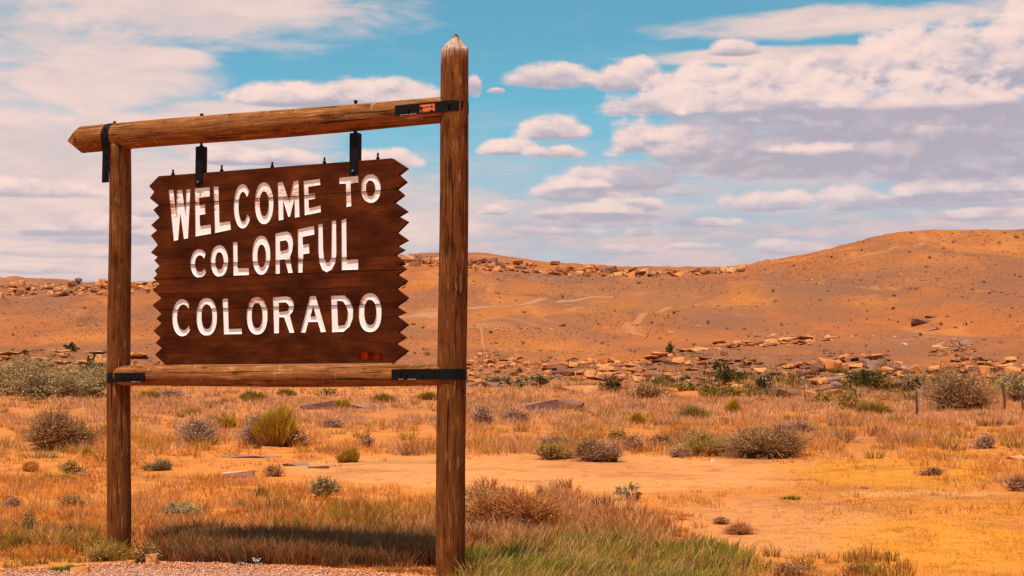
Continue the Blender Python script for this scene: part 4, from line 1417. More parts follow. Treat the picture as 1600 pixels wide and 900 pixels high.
def build_shrub(kind, n, seed, pal, pal2=None, leaf=.05):
    """returns (leaf arrays, twig arrays) for a shrub 1 wide and 1 high"""
    r = np.random.default_rng(seed)
    nl = r.integers(5, 9)
    if kind == 'sage':          # billowing mounds of small leaves on leafy shoots
        nl += 3; ca = r.uniform(0, 2 * PI, nl); cr = r.uniform(.08, .36, nl)
        cen = np.stack([np.cos(ca) * cr, np.sin(ca) * cr, r.uniform(.16, .58, nl)], -1); cen[0] = (r.uniform(-.15, .15), 0, .66)
        sr = r.uniform(.13, .26, nl)
        ns = max(20, n // 22)
        k = r.integers(0, nl, ns)
        d = unit(r.normal(0, 1, (ns, 3)) + [0, 0, .45])
        tip = cen[k] + d * sr[k][:, None] * r.uniform(.75, 1.35, (ns, 1)); tip[:, 2] = np.maximum(tip[:, 2], .05)
        root = cen[k] * [.6, .6, .5] + d * .04
        j = r.integers(0, ns, n); t = r.uniform(.35, 1.03, n) ** .7
        c = root[j] + (tip[j] - root[j]) * t[:, None] + r.normal(0, .020, (n, 3))
        V, T = leaf_quads(c, leaf * r.uniform(.5, 1.2, n), r, .8)
        shade = r.uniform(.8, 1.2, (nl, 1))
        a = np.array(PAL[pal]); cc = a[r.integers(0, len(a), n)] * shade[k[j]] * r.uniform(.8, 1.2, (n, 1))
        m = np.stack([np.zeros(ns), np.zeros(ns), np.zeros(ns)], -1) + r.normal(0, .03, (ns, 3)); m[:, 2] = 0
        tw = stick(m[:60], root[:60], .008, .005, np.tile(PAL['brown'][1], (len(m[:60]), 1)))
        tw2 = stick(root[:120], tip[:120], .004, .002, np.tile(PAL['mauve'][0], (len(root[:120]), 1)))
        return (V, T, np.repeat(cc, 4, 0)), join([tw, tw2])
    if kind == 'broom':         # many fine upright stems, coloured tips
        a = r.uniform(0, 2 * PI, n); q = np.sqrt(r.uniform(0, 1, n))
        kc = r.integers(0, 4, n); ca_ = r.uniform(0, 6.28, 4); off = np.stack([np.cos(ca_), np.sin(ca_), ca_ * 0], -1) * r.uniform(.05, .22, (4, 1)); hf = r.uniform(.5, 1.0, 4); hf[0] = 1
        base = np.stack([np.cos(a) * q * .12, np.sin(a) * q * .12, np.zeros(n)], -1) + off[kc]
        lump = 1.08 - .55 * vnoise(np.cos(a) * 2.6 * q + seed * 1.7, np.sin(a) * 2.6 * q + seed, seed)
        h_ = (np.sqrt(1 - (q * .93) ** 2) * .62 + .38) * lump * r.uniform(.55, 1.0, n)
        tip = off[kc] + np.stack([np.cos(a) * q * .36 * lump, np.sin(a) * q * .36 * lump, h_ * (1 - .25 * q) * hf[kc]], -1) + r.normal(0, .02, (n, 3))
        mid = base * .45 + tip * .55 + r.normal(0, .02, (n, 3)) + [0, 0, .03]
        w = leaf * .32
        sd = unit(np.cross(tip - base, r.normal(0, 1, (n, 3)))) * w * r.uniform(.6, 1.3, (n, 1))
        V = np.stack([base - sd * .5, base + sd * .5, mid + sd, mid - sd, tip], 1).reshape(-1, 3)
        i = np.arange(n)[:, None] * 5
        T = np.concatenate([i + [0, 1, 2], i + [0, 2, 3], i + [3, 2, 4]], 1).reshape(-1, 3)
        ct = np.array(PAL[pal])[r.integers(0, 4, n)] * r.uniform(.8, 1.2, (n, 1))
        cb = np.array(PAL[pal2 or 'brown'])[r.integers(0, 4, n)]
        Cc = np.stack([cb, cb, cb * .35 + ct * .65, cb * .35 + ct * .65, ct], 1).reshape(-1, 3)
        ns = 26; a = r.uniform(0, 2 * PI, ns)
        p1 = np.stack([np.cos(a) * .3, np.sin(a) * .3, r.uniform(.25, .6, ns)], -1)
        return (V, T, Cc), stick(np.zeros((ns, 3)) + r.normal(0, .03, (ns, 3)) * [1, 1, 0], p1, .010, .004, np.tile(PAL['brown'][0], (ns, 1)))
    # twiggy: open brush of bare forked twigs with sparse leaves
    ns = max(14, n // 16)
    a = r.uniform(0, 2 * PI, ns); q = r.uniform(.1, 1, ns)
    kc = r.integers(0, 4, ns); ca_ = r.uniform(0, 6.28, 4); off = np.stack([np.cos(ca_), np.sin(ca_), ca_ * 0], -1) * r.uniform(.05, .30, (4, 1)); hf = r.uniform(.45, 1.0, 4); hf[0] = 1
    p0 = r.normal(0, .04, (ns, 3)) * [1, 1, 0] + off[kc]
    p1 = p0 + np.stack([np.cos(a) * q * .22, np.sin(a) * q * .22, (.26 + .25 * (1 - q) + r.uniform(0, .22, ns)) * hf[kc]], -1)
    segs = [stick(p0, p1, .010, .006, np.tile(PAL['brown'][0], (ns, 1)))]
    j = r.integers(0, ns, ns * 6)
    t = r.uniform(.3, 1, (len(j), 1))
    b0 = p0[j] + (p1[j] - p0[j]) * t
    b1 = b0 + unit(p1[j] - p0[j] + r.normal(0, .30, (len(j), 3)) + [0, 0, .05]) * r.uniform(.10, .50, (len(j), 1)) * (.55 + .75 * vnoise(j * .37, j * 0 + seed, seed))[:, None]
    b1[:, 2] = b1[:, 2].clip(.03, 1.0)
    segs.append(stick(b0, b1, .005, .0022, pick(pal2 or 'brown', len(j), r)))
    c = b0[r.integers(0, len(j), n)]
    k = r.integers(0, len(j), n)
    c = b0[k] + (b1[k] - b0[k]) * r.uniform(.2, 1.02, (n, 1)) + r.normal(0, .015, (n, 3))
    V, T = leaf_quads(c, leaf * r.uniform(.4, 1.1, n), r, 1.0)
    cc = np.array(PAL[pal])[r.integers(0, 4, n)] * r.uniform(.75, 1.25, (n, 1))
    dry = r.uniform(0, 1, n) < .35
    cc[dry] = np.array(PAL['pink'])[r.integers(0, 4, int(dry.sum()))]
    return (V, T, np.repeat(cc, 4, 0)), join(segs)


_cache = {}


def shrub(c, r, w, h_, kind, pal, label, pal2=None, cat='shrub', group=None, name='desert_shrub'):
    """a shrub whose foot is seen at (c, r), w and h_ pixels in size"""
    p = gpt(c, r)
    m = p.y / F
    big = w > 42
    if big: key = (kind, pal, pal2, 'own', c, r)
    else: key = (kind, pal, pal2, int(c + r) % 3, w > 24)
    if key not in _cache:
        area = w * h_
        if big: n = int(min(9000, max(2000, area * (2.0 if kind == 'sage' else 1.4))))
        else: n = 1500 if w > 24 else 550
        lf = 1.7 / w if big else (.052 if w > 24 else .09)
        lf = max(lf, .017)
        if kind == 'broom': n = int(n * .8); lf = max(lf, .03)
        sd = (int(c * 7 + r * 13) if big else key[3] * 17 + 5) + len(pal)
        A, B = build_shrub(kind, n, sd, pal, pal2, lf)
        _cache[key] = (arr_mesh('foliage', *A, M_LEAF), arr_mesh('stems', *B, M_TWIG))
    a, b = _cache[key]
    root = empty(name, (p.x, p.y, p.z - .03 * h_ * m), (c * 1.7) % 6.28 if not big else 0)
    s = w * m / .72; sh = h_ * m / .88
    tag(root, label, cat, group)
    for nm, me in (('foliage', a), ('stems', b)):
        o = link(nm, me, root); o.scale = (s, s * .9, sh)
    return root


SH = [
    # left
    (20, 618, 120, 60, 'sage', 'sage', 'grey sagebrush mound at the left edge of the picture, leftmost of three', None),
    (78, 624, 120, 66, 'sage', 'sage', 'wide grey sagebrush mound in the middle of the three left of the thin post', None),
    (142, 620, 100, 62, 'sage', 'sage', 'grey sagebrush mound close against the left side of the thin post', None),
    (113, 549, 24, 15, 'sage', 'juniper', 'small dark green juniper on the pale ledge above the grey sagebrush', None),
    (143, 590, 30, 34, 'sage', 'juniper', 'upright dark green juniper poking up behind the sagebrush by the thin post', None),
    (103, 556, 14, 8, 'sage', 'olive', 'small olive bush on the ledge just left of the small juniper', None),
    (40, 556, 12, 8, 'sage', 'juniper', 'tiny green bush beside the dark boulder at far left', None),
    (92, 702, 74, 70, 'twig', 'olive', 'round brown olive bush with bare twigs left of the thin post', 'brown'),
    (48, 736, 34, 24, 'broom', 'gold', 'golden tuft bush below and left of the round brown bush', 'olive'),
    (117, 742, 34, 28, 'twig', 'olive', 'dark green sprigs growing left of the thin post at mid height', 'olive'),
    (136, 712, 20, 20, 'broom', 'yellow', 'yellow green tuft at the right foot of the round brown bush', 'olive'),
    (90, 749, 48, 12, 'broom', 'yellow', 'low flat yellow cushion plant left of the thin post', 'yellow'),
    (248, 735, 42, 24, 'broom', 'sage', 'grey green dome tuft just right of the thin post', 'olive'),
    (118, 792, 38, 24, 'twig', 'olive', 'dark twiggy little bush left of the thin post near a white pebble', 'brown'),
    (12, 796, 30, 24, 'twig', 'mauve', 'mauve grey twiggy bush at the left edge in the golden grass', 'mauve'),
    (283, 812, 62, 32, 'sage', 'sage', 'low pale sage spreading in the grass between the posts, above the shade', None),
    (505, 781, 46, 40, 'sage', 'sage', 'single grey green sagebrush on sand between the posts', None),
    (542, 722, 38, 34, 'broom', 'yellow', 'round yellow green bush alone on the sand between the posts', 'olive'),
    (432, 696, 70, 84, 'broom', 'yellow', 'tallest bush between the posts, yellow on top and brown below', 'brown'),
    (472, 696, 42, 34, 'twig', 'brown', 'brown twiggy bush at the right foot of the tall yellow bush', 'brown'),
    (390, 694, 52, 52, 'twig', 'mauve', 'mauve brown twiggy bush touching the left side of the tall yellow bush', 'mauve'),
    (318, 694, 62, 44, 'twig', 'mauve', 'wide mauve brown twiggy bush halfway between the posts on the left', 'mauve'),
    (352, 668, 40, 26, 'broom', 'yellow', 'yellowish bush behind the mauve twiggy bushes between the posts', 'olive'),
    (574, 698, 30, 20, 'twig', 'brown', 'small dark brown bush right of the tall yellow bush on bare sand', 'brown'),
    (515, 668, 34, 18, 'twig', 'mauve', 'small mauve twiggy bush in straw grass between the posts', 'mauve'),
    (532, 638, 28, 20, 'broom', 'yellow', 'small yellow green bush in front of the dark ledge under the lower beam', 'olive'),
    (510, 618, 32, 14, 'sage', 'olive', 'dark olive bush just below the lower beam, near its middle', None),
    (400, 626, 44, 24, 'broom', 'olive', 'olive tuft below the lower beam above the tall yellow bush', 'olive'),
    (448, 619, 32, 16, 'broom', 'olive', 'small olive tuft below the lower beam, right of a larger tuft', 'olive'),
    (600, 628, 46, 20, 'broom', 'olive', 'olive bush below the lower beam, on the side of the thick post', 'olive'),
    (668, 624, 34, 16, 'broom', 'olive', 'olive tuft touching the left side of the thick post below the beam', 'olive'),
    (236, 622, 36, 18, 'broom', 'yellow', 'yellow green tuft right of the thin post below the lower beam', 'olive'),
    (264, 622, 34, 17, 'twig', 'mauve', 'grey mauve twiggy tuft beside a yellow green tuft below the lower beam', 'mauve'),
    (410, 778, 32, 24, 'broom', 'olive', 'small olive tuft on the golden flat between the posts', 'olive'),
    (378, 792, 26, 14, 'twig', 'olive', 'little grey green tuft below the small olive tuft between the posts', 'olive'),
    (432, 744, 36, 20, 'twig', 'rust', 'rusty brown dry tuft beside the white slab between the posts', 'brown'),
    (28, 858, 40, 34, 'broom', 'olive', 'olive weed clump at the left edge of the gravel', 'olive'),
    (44, 838, 26, 44, 'twig', 'olive', 'tall thin dark green weed near the left edge of the picture', 'olive'),
    (112, 852, 24, 18, 'sage', 'sage', 'small grey green sprig right of the white stone', None),
    (164, 874, 58, 33, 'twig', 'olive', 'shaggy olive bush at the left foot of the thin post', 'olive'),
    (224, 880, 36, 34, 'twig', 'olive', 'dark leafy bush in the shade at the right foot of the thin post', 'olive'),
    (98, 890, 52, 12, 'broom', 'green', 'flat green mat plant on the gravel left of the thin post', 'olive'),
    # right of the thick post
    (982, 783, 40, 32, 'sage', 'sage', 'single grey green leafy bush on bare sand right of the thick post', None),
    (745, 800, 54, 42, 'sage', 'sage', 'grey sagebrush touching the right side of the thick post', None),
    (790, 830, 112, 66, 'twig', 'rust', 'wide rusty brown dry bush right of the thick post, behind green grass', 'rust'),
    (865, 718, 56, 34, 'twig', 'olive', 'olive bush at the sand edge, left one of a row right of the thick post', 'olive'),
    (912, 721, 58, 40, 'twig', 'olive', 'brown olive bush at the sand edge, middle one of a row', 'brown'),
    (948, 722, 50, 34, 'twig', 'brown', 'brown bush ending the row at the sand edge right of the thick post', 'mauve'),
    (870, 697, 50, 20, 'twig', 'mauve', 'low mauve twiggy mound just behind the row of bushes at the sand edge', 'mauve'),
    (988, 704, 34, 26, 'twig', 'brown', 'small dark brown bush right of the row of bushes at the sand edge', 'mauve'),
    (962, 692, 34, 26, 'twig', 'olive', 'grey olive bush above the small dark brown bush near the sand edge', 'olive'),
    (1038, 698, 42, 24, 'twig', 'brown', 'blackish brown bush above the sand, darkest of the bushes there', 'brown'),
    (1066, 714, 34, 18, 'twig', 'mauve', 'low mauve bush right below the blackish brown bush', 'mauve'),
    (1102, 712, 62, 44, 'twig', 'olive', 'olive brown bush left of the widest bush above the sand', 'olive'),
    (1188, 714, 104, 50, 'twig', 'olive', 'widest brown olive bush spreading along the edge of the bare sand', 'brown'),
    (1082, 656, 54, 32, 'broom', 'olive', 'olive bush in the straw grass above the blackish brown bush', 'olive'),
    (1144, 646, 36, 30, 'broom', 'yellow', 'yellow olive bush in straw grass in front of the dark green row', 'olive'),
    (1012, 624, 42, 34, 'twig', 'olive', 'grey olive bush left of the pale smooth boulders', 'mauve'),
    (800, 660, 40, 26, 'twig', 'mauve', 'mauve twiggy bush in straw grass right of the thick post', 'mauve'),
    (752, 664, 30, 34, 'twig', 'mauve', 'bare mauve twiggy bush close right of the thick post', 'mauve'),
    (740, 632, 22, 10, 'broom', 'yellow', 'tiny yellow green tuft at the right side of the thick post', 'olive'),
    (996, 662, 36, 22, 'broom', 'yellow', 'yellow green tuft in straw grass right of the big brown slab', 'olive'),
    (955, 609, 32, 18, 'sage', 'juniper', 'round dark green bush left of the pale upright boulder', None),
    (782, 603, 44, 20, 'sage', 'sage', 'grey green sage at the edge of the rocks, left of three right of thick post', None),
    (812, 606, 36, 17, 'sage', 'sage', 'grey green sage at the edge of the rocks, middle of three', None),
    (848, 604, 40, 17, 'sage', 'sage', 'grey green sage at the edge of the rocks, right of three', None),
    (875, 582, 16, 10, 'sage', 'olive', 'small olive bush below the orange rock overhang', None),
    (812, 584, 10, 9, 'sage', 'juniper', 'tiny dark bush on rubble right of the thick post', None),
    (1072, 616, 40, 22, 'sage', 'olive', 'olive bush right of the smooth pale boulders, start of the dark row', None),
    (1104, 620, 44, 24, 'sage', 'olive', 'dark olive bush second in the row below the junipers', None),
    (1142, 620, 46, 22, 'sage', 'olive', 'dark olive bush third in the row below the junipers', None),
    (1132, 600, 26, 34, 'sage', 'juniper', 'tallest dark juniper in the rocks, left of two close together', None),
    (1157, 592, 28, 20, 'sage', 'juniper', 'round dark juniper in the rocks, right of the tallest', None),
    (1192, 604, 24, 24, 'sage', 'juniper', 'dark juniper standing alone in the rocks left of the dark overhang', None),
    (1047, 553, 14, 18, 'sage', 'juniper', 'small dark juniper above the slanting slab ledge', None),
    (1119, 578, 14, 16, 'sage', 'juniper', 'small dark bush in rubble above the tallest juniper', None),
    (1072, 592, 16, 12, 'sage', 'juniper', 'small dark bush among slabs left of the tallest juniper', None),
    (1282, 583, 20, 12, 'sage', 'juniper', 'small dark bush at the foot of the dark round boulder', None),
    (1308, 582, 24, 13, 'sage', 'olive', 'olive bush right of the dark round boulder', None),
    (1352, 596, 60, 24, 'sage', 'juniper', 'dark green bush in the rocks above and left of the first fence post', None),
    (1378, 606, 36, 20, 'sage', 'olive', 'olive bush tucked below the dark green bush in the rocks', None),
    (1436, 606, 42, 22, 'sage', 'juniper', 'dark green bush directly above the thin dark fence post', None),
    (1415, 610, 26, 22, 'twig', 'mauve', 'grey twiggy bush beside the dark green bush above the thin fence post', 'mauve'),
    (1468, 606, 34, 16, 'sage', 'juniper', 'low dark green bush right of the thin fence post, left of two', None),
    (1502, 602, 38, 20, 'sage', 'juniper', 'low dark green bush right of the thin fence post, right of two', None),
    (1320, 640, 40, 38, 'twig', 'olive', 'tall olive bush left of the thin fence post', 'olive'),
    (1366, 648, 50, 30, 'broom', 'olive', 'olive yellow bush in tall straw grass left of the thin fence post', 'olive'),
    (1286, 630, 34, 16, 'sage', 'olive', 'low green bush under the orange ledge', None),
    (1520, 642, 86, 60, 'twig', 'sage', 'largest olive brown bush at right, between the two fence posts', 'brown'),
    (1590, 628, 66, 46, 'sage', 'sage', 'grey green sagebrush at the right edge behind the fence post', None),
    (1476, 626, 54, 40, 'twig', 'sage', 'grey olive bush left of the largest bush at right', 'mauve'),
    (1452, 742, 36, 16, 'twig', 'brown', 'small dark low bush in the dry grass at right', 'brown'),
    (1594, 768, 34, 30, 'twig', 'brown', 'brown bush cut by the right edge of the picture', 'brown'),
    (1245, 676, 44, 24, 'twig', 'mauve', 'mauve twiggy bush in straw grass above the sand at right of centre', 'mauve'),
    (1530, 700, 40, 26, 'twig', 'mauve', 'mauve grey bush in dry grass below the largest bush at right', 'mauve'),
    (1160, 834, 46, 22, 'twig', 'rust', 'rusty dry tuft on the reddish bare patch', 'rust'),
    (1128, 818, 26, 14, 'twig', 'brown', 'small brown tuft at the left of the reddish bare patch', 'rust'),
    (1240, 898, 50, 24, 'twig', 'mauve', 'dry mauve tuft at the bottom edge right of the green grass', 'rust'),
    (1345, 896, 34, 20, 'twig', 'olive', 'small olive tuft at the bottom edge on the golden carpet', 'olive'),
    (1236, 780, 34, 7, 'broom', 'olive', 'flat olive tuft on the sand at the edge of the golden carpet', 'olive'),
]
for c, r, w, h_, kd, pal, lab, p2 in SH:
    shrub(c, r, w, h_, {'twig': 'twiggy'}.get(kd, kd), pal, lab, p2, name={'juniper': 'juniper_bush', 'sage': 'sagebrush'}.get(pal, 'desert_shrub'), cat={'juniper': 'juniper'}.get(pal, 'shrub'))

# tiny dark shrubs on the bare slopes
A, B = build_shrub('sage', 90, 5, 'juniper', None, .17)
tiny = arr_mesh('tiny_shrub', *join([A, B]), M_LEAF)
A, B = build_shrub('sage', 90, 8, 'brown', None, .17)
tiny2 = arr_mesh('tiny_shrub', *join([A, B]), M_LEAF)
tc_, tr_ = sample(900, 0, 1600, 362, 560)
k = 0
for c, r in zip(tc_, tr_):
    X, Y, Z = ground([c], [r])
    if k >= 230 or abs(project(X, Y, Z)[1][0] - r) > 3 or Y[0] < 130 or Y[0] > 580: continue
    if 240 < c < 620: continue
    o = link('tiny_shrub', tiny if rng.uniform() < .4 else tiny2)
    w = (2.5 + 5.5 * rng.uniform() ** 2) * Y[0] / F
    o.scale = (w * 1.25, w * 1.25, w * .8); o.location = (X[0], Y[0], Z[0] - w * .1); o.rotation_euler = (0, 0, rng.uniform(0, 6.28))
    tag(o, 'tiny dark desert shrub dotted on the bare orange slopes', 'shrub', 'tiny shrubs on the bare slopes')
    k += 1

c, r = sample(16000, -60, 1660, 362, 575)
X, Y, Z = ground(c, r)
m = (Y > 125) & (Y < 590) & (rng.uniform(0, 1, len(X)) < .06 + 1.5 * sstep(.48, .66, fbm(X / 26, Y / 60, 4, 12)))
X, Y, Z = X[m], Y[m], Z[m]
b_ = np.stack([X, Y, Z], -1); k_ = np.repeat(np.arange(len(X)), 3)
w_ = Y / F
cc = pick('brown', len(X)) * np.where(rng.uniform(0, 1, (len(X), 1)) < .3, .45, 1.0)
n3_ = len(k_)
o_ = rng.normal(0, .5, (n3_, 3)) * w_[k_][:, None] * [1, 1, 0]
Vs = blades(b_[k_] + o_, w_[k_] * rng.uniform(.5, 2.0, n3_), rng.uniform(0, .5, n3_), rng.uniform(0, 6.28, n3_), w_[k_] * rng.uniform(.8, 2.4, n3_), cc[k_], cc[k_], False, face=rng.normal(0, .5, n3_))
tag(link('dry_scrub', arr_mesh('dry_scrub', *Vs, M_LEAF)), 'fine brown scrub speckling the bare slopes behind', 'scrub', kind='stuff')

# ================================================================== ROCKS
import bmesh


def rock_mesh(seed, flat=1.0, n=15):
    r = np.random.default_rng(seed)
    bm = bmesh.new()
    pts = r.uniform(-1, 1, (n, 3)); pts = pts / np.max(np.abs(pts), axis=1, keepdims=True) * r.uniform(.72, 1, (n, 1))
    pts *= np.array([.5, .42, .5 * flat])
    vs = [bm.verts.new(p) for p in pts]
    res = bmesh.ops.convex_hull(bm, input=vs)
    bmesh.ops.delete(bm, geom=[v for v in bm.verts if not v.link_faces], context='VERTS')
    me = bpy.data.meshes.new('rock'); bm.to_mesh(me); bm.free()
    return me


RK = {}
for kn, m in M_ROCK.items():
    RK[kn] = []
    for i in range(9):
        me = rock_mesh(100 + i, 1.0 if i < 5 else .45, 14 + i % 4); me.materials.append(m); RK[kn].append(me)


def place_rock(o, X, Y, Z, w, hgt, dep, sink=.25, tilt=.15, r=random):
    o.scale = (w, dep / .85, hgt)
    o.location = (X, Y, Z + hgt * (.5 - sink))
    o.rotation_euler = (r.uniform(-tilt, tilt), r.uniform(-tilt, tilt), r.uniform(-.5, .5))


def outcrop(label, n, pts_fn, size, kinds, flat=.5, cat='rock outcrop', seed=1, tilt=.18, rub=0, sunk=(.28, .5)):
    """bedrock with its loosened blocks; pts_fn gives picture columns and rows"""
    r = np.random.default_rng(seed); R = random.Random(seed)
    c, w_ = pts_fn(r, n)
    X, Y, Z = ground(c, w_)
    root = empty('rock_outcrop', (float(X.mean()), float(Y.mean()), float(Z.mean())))
    tag(root, label, cat)
    cx, cy, cz = root.location
    ks = list(kinds)
    for i in range(len(X)):
        kk = ks[int(r.integers(0, len(ks)))]
        me = RK[kk][int(r.integers(0, 9))]
        o = link('boulder', me, root)
        s = size[0] + (size[1] - size[0]) * r.uniform() ** 2.2
        w = s * Y[i] / F
        hh = w * flat * r.uniform(.6, 1.3)
        place_rock(o, X[i] - cx, Y[i] - cy, Z[i] - cz, w, hh, w * r.uniform(.6, 1.1), r.uniform(*sunk), tilt, R)
    if rub:
        c, w_ = pts_fn(r, rub)
        X, Y, Z = ground(c, w_)
        s = r.uniform(.6, 2.6, len(X)) * Y / F
        base = np.array([[1, 0, 0], [0, 1, 0], [-1, 0, 0], [0, -1, 0], [0, 0, .8], [0, 0, -.5]]) * .6
        rot = r.uniform(0, 6.28, len(X))
        q = base[None] * r.uniform(.6, 1.3, (len(X), 6, 1)) * s[:, None, None]
        x = q[..., 0] * np.cos(rot)[:, None] - q[..., 1] * np.sin(rot)[:, None]; y = q[..., 0] * np.sin(rot)[:, None] + q[..., 1] * np.cos(rot)[:, None]
        V = np.stack([x + X[:, None] - cx, y + Y[:, None] - cy, q[..., 2] + Z[:, None] - cz], -1).reshape(-1, 3)
        T0_ = np.array([[0, 1, 4], [1, 2, 4], [2, 3, 4], [3, 0, 4], [1, 0, 5], [2, 1, 5], [3, 2, 5], [0, 3, 5]])
        T = (np.arange(len(X))[:, None, None] * 6 + T0_[None]).reshape(-1, 3)
        cc = np.array([(.50, .20, .07), (.60, .33, .17), (.30, .13, .06), (.42, .22, .13)])[r.integers(0, 4, len(X))]
        o = link('rubble', arr_mesh('rubble', V, T, np.repeat(cc, 6, 0), M_GRAV), root)
        o['kind'] = 'stuff'
    return root


def band(line, half, c0, c1):
    xs = [p[0] for p in line]; ys_ = [p[1] for p in line]; hs = [p[2] for p in line]
    def f_(r, n):
        c = r.uniform(c0, c1, n)
        return c, np.interp(c, xs, ys_) + r.uniform(-1, 1, n) * np.interp(c, xs, hs)
    return f_


def ellp(cx, cy, rx, ry):
    def f_(r, n):
        a = r.uniform(0, 6.28, n); q = np.sqrt(r.uniform(0, 1, n))
        return cx + np.cos(a) * q * rx, cy + np.sin(a) * q * ry
    return f_


outcrop('long band of broken pale orange rock along the far ridge at left', 280,
        band([(-60, 455, 9), (0, 455, 10), (120, 454, 10), (240, 451, 7), (300, 444, 7)], 0, -60, 300), (5, 18), ('sand', 'sand', 'pale', 'dark'), .75, seed=31, rub=900, sunk=(.15, .42))
outcrop('cliff band of jumbled sandstone blocks along the far ridge right of the thick post', 290,
        band([(600, 408, 5), (700, 413, 6), (780, 417, 8), (850, 422, 10), (940, 427, 7), (1020, 429, 5), (1100, 426, 3.5), (1165, 422, 2.5)], 0, 600, 1165), (5, 19), ('sand', 'sand', 'pale', 'dark', 'dark'), .8, seed=32, rub=1200, sunk=(.15, .40))
outcrop('pale flat slab ledge with low cracks behind the grey sagebrush at far left', 170,
        band([(-60, 575, 26), (0, 575, 26), (130, 568, 24), (200, 575, 26), (260, 585, 18), (330, 590, 14)], 0, -60, 330), (10, 46), ('sand', 'pale', 'sand'), .22, seed=33, tilt=.08, rub=500)
outcrop('scattered sandstone blocks on the bank behind the lower half of the board', 50,
        band([(330, 590, 14), (500, 585, 16), (690, 575, 20)], 0, 330, 690), (6, 30), ('sand', 'pale', 'dark'), .4, seed=34, rub=500)
outcrop('rubble slope of small orange blocks just right of the thick post', 260,
        ellp(770, 578, 75, 26), (5, 17), ('sand', 'pale', 'dark', 'sand'), .5, seed=35, rub=1200)
outcrop('orange rock ledge with a dark overhang in the middle of the bank', 250,
        band([(850, 582, 12), (900, 578, 14), (960, 580, 14), (1010, 580, 16)], 0, 850, 1010), (5, 30), ('sand', 'sand', 'pale', 'dark', 'dark'), .46, seed=36, rub=700)
outcrop('line of slanting flat slabs climbing to the right across the bank', 150,
        band([(975, 572, 6), (1010, 566, 7), (1050, 552, 6), (1120, 542, 5), (1200, 536, 5), (1300, 532, 4)], 0, 975, 1300), (7, 30), ('sand', 'pale', 'sand', 'dark'), .28, seed=37, tilt=.2, rub=400)
outcrop('thin line of small pale stones along the foot of the big slope', 60,
        band([(1170, 524, 3), (1300, 526, 5), (1480, 532, 4)], 0, 1170, 1480), (3, 11), ('white', 'pale', 'sand'), .4, seed=38, rub=500)
outcrop('broad stony bank with flat orange slabs around the junipers', 300,
        ellp(1120, 586, 135, 26), (4, 24), ('sand', 'sand', 'sand', 'pale', 'mauve', 'dark', 'dark', 'dark'), .40, seed=39, rub=1600)  # extra dark blocks, here and below, stand for shaded gaps between rocks
outcrop('rocky bank of orange and brown blocks above the grass right of the junipers', 300,
        ellp(1335, 584, 95, 26), (5, 30), ('sand', 'sand', 'dark', 'pale', 'mauve', 'dark', 'dark'), .48, seed=40, rub=1200)
outcrop('stony bank of orange blocks at the far right behind the big bush', 240,
        ellp(1540, 582, 90, 22), (4, 22), ('sand', 'sand', 'pale', 'dark', 'dark'), .44, seed=41, rub=1000)
outcrop('cluster of thin brown slabs low on the big slope at right', 46,
        ellp(1490, 545, 36, 14), (6, 22), ('dark', 'mauve', 'sand', 'pale'), .3, seed=42, tilt=.3, rub=250)
outcrop('small patch of pale stones in the hollow right of the thick post', 22,
        ellp(810, 514, 50, 5), (3, 10), ('pale', 'white', 'sand'), .4, seed=43, rub=100)
outcrop('sparse stones strewn across the big right hand slope', 90,
        ellp(1330, 465, 260, 60), (2.5, 7), ('dark', 'mauve', 'pale', 'sand'), .4, seed=44, rub=900)

G = [tufts('g', *sample(1500, -80, 1680, 548, 618, lambda c, r: np.where(c > 700, 1, .5) * patch(c, r, 40, 12, .45, .6, 31)), .55, 14, 'olive', 1.5, .5, False, 31, pal2='brown', p2=.6, base_mul=.8, lean=.6),
     tufts('g', *sample(500, 1000, 1680, 592, 625, lambda c, r: patch(c, r, 40, 12, .4, .55, 32)), .9, 20, 'juniper', 1.5, .8, False, 32, pal2='olive', p2=.5, base_mul=.8, lean=.6)]
grass_object('bank_scrub', G, 'low brown and olive scrub growing between the rocks of the bank', 'scrub')

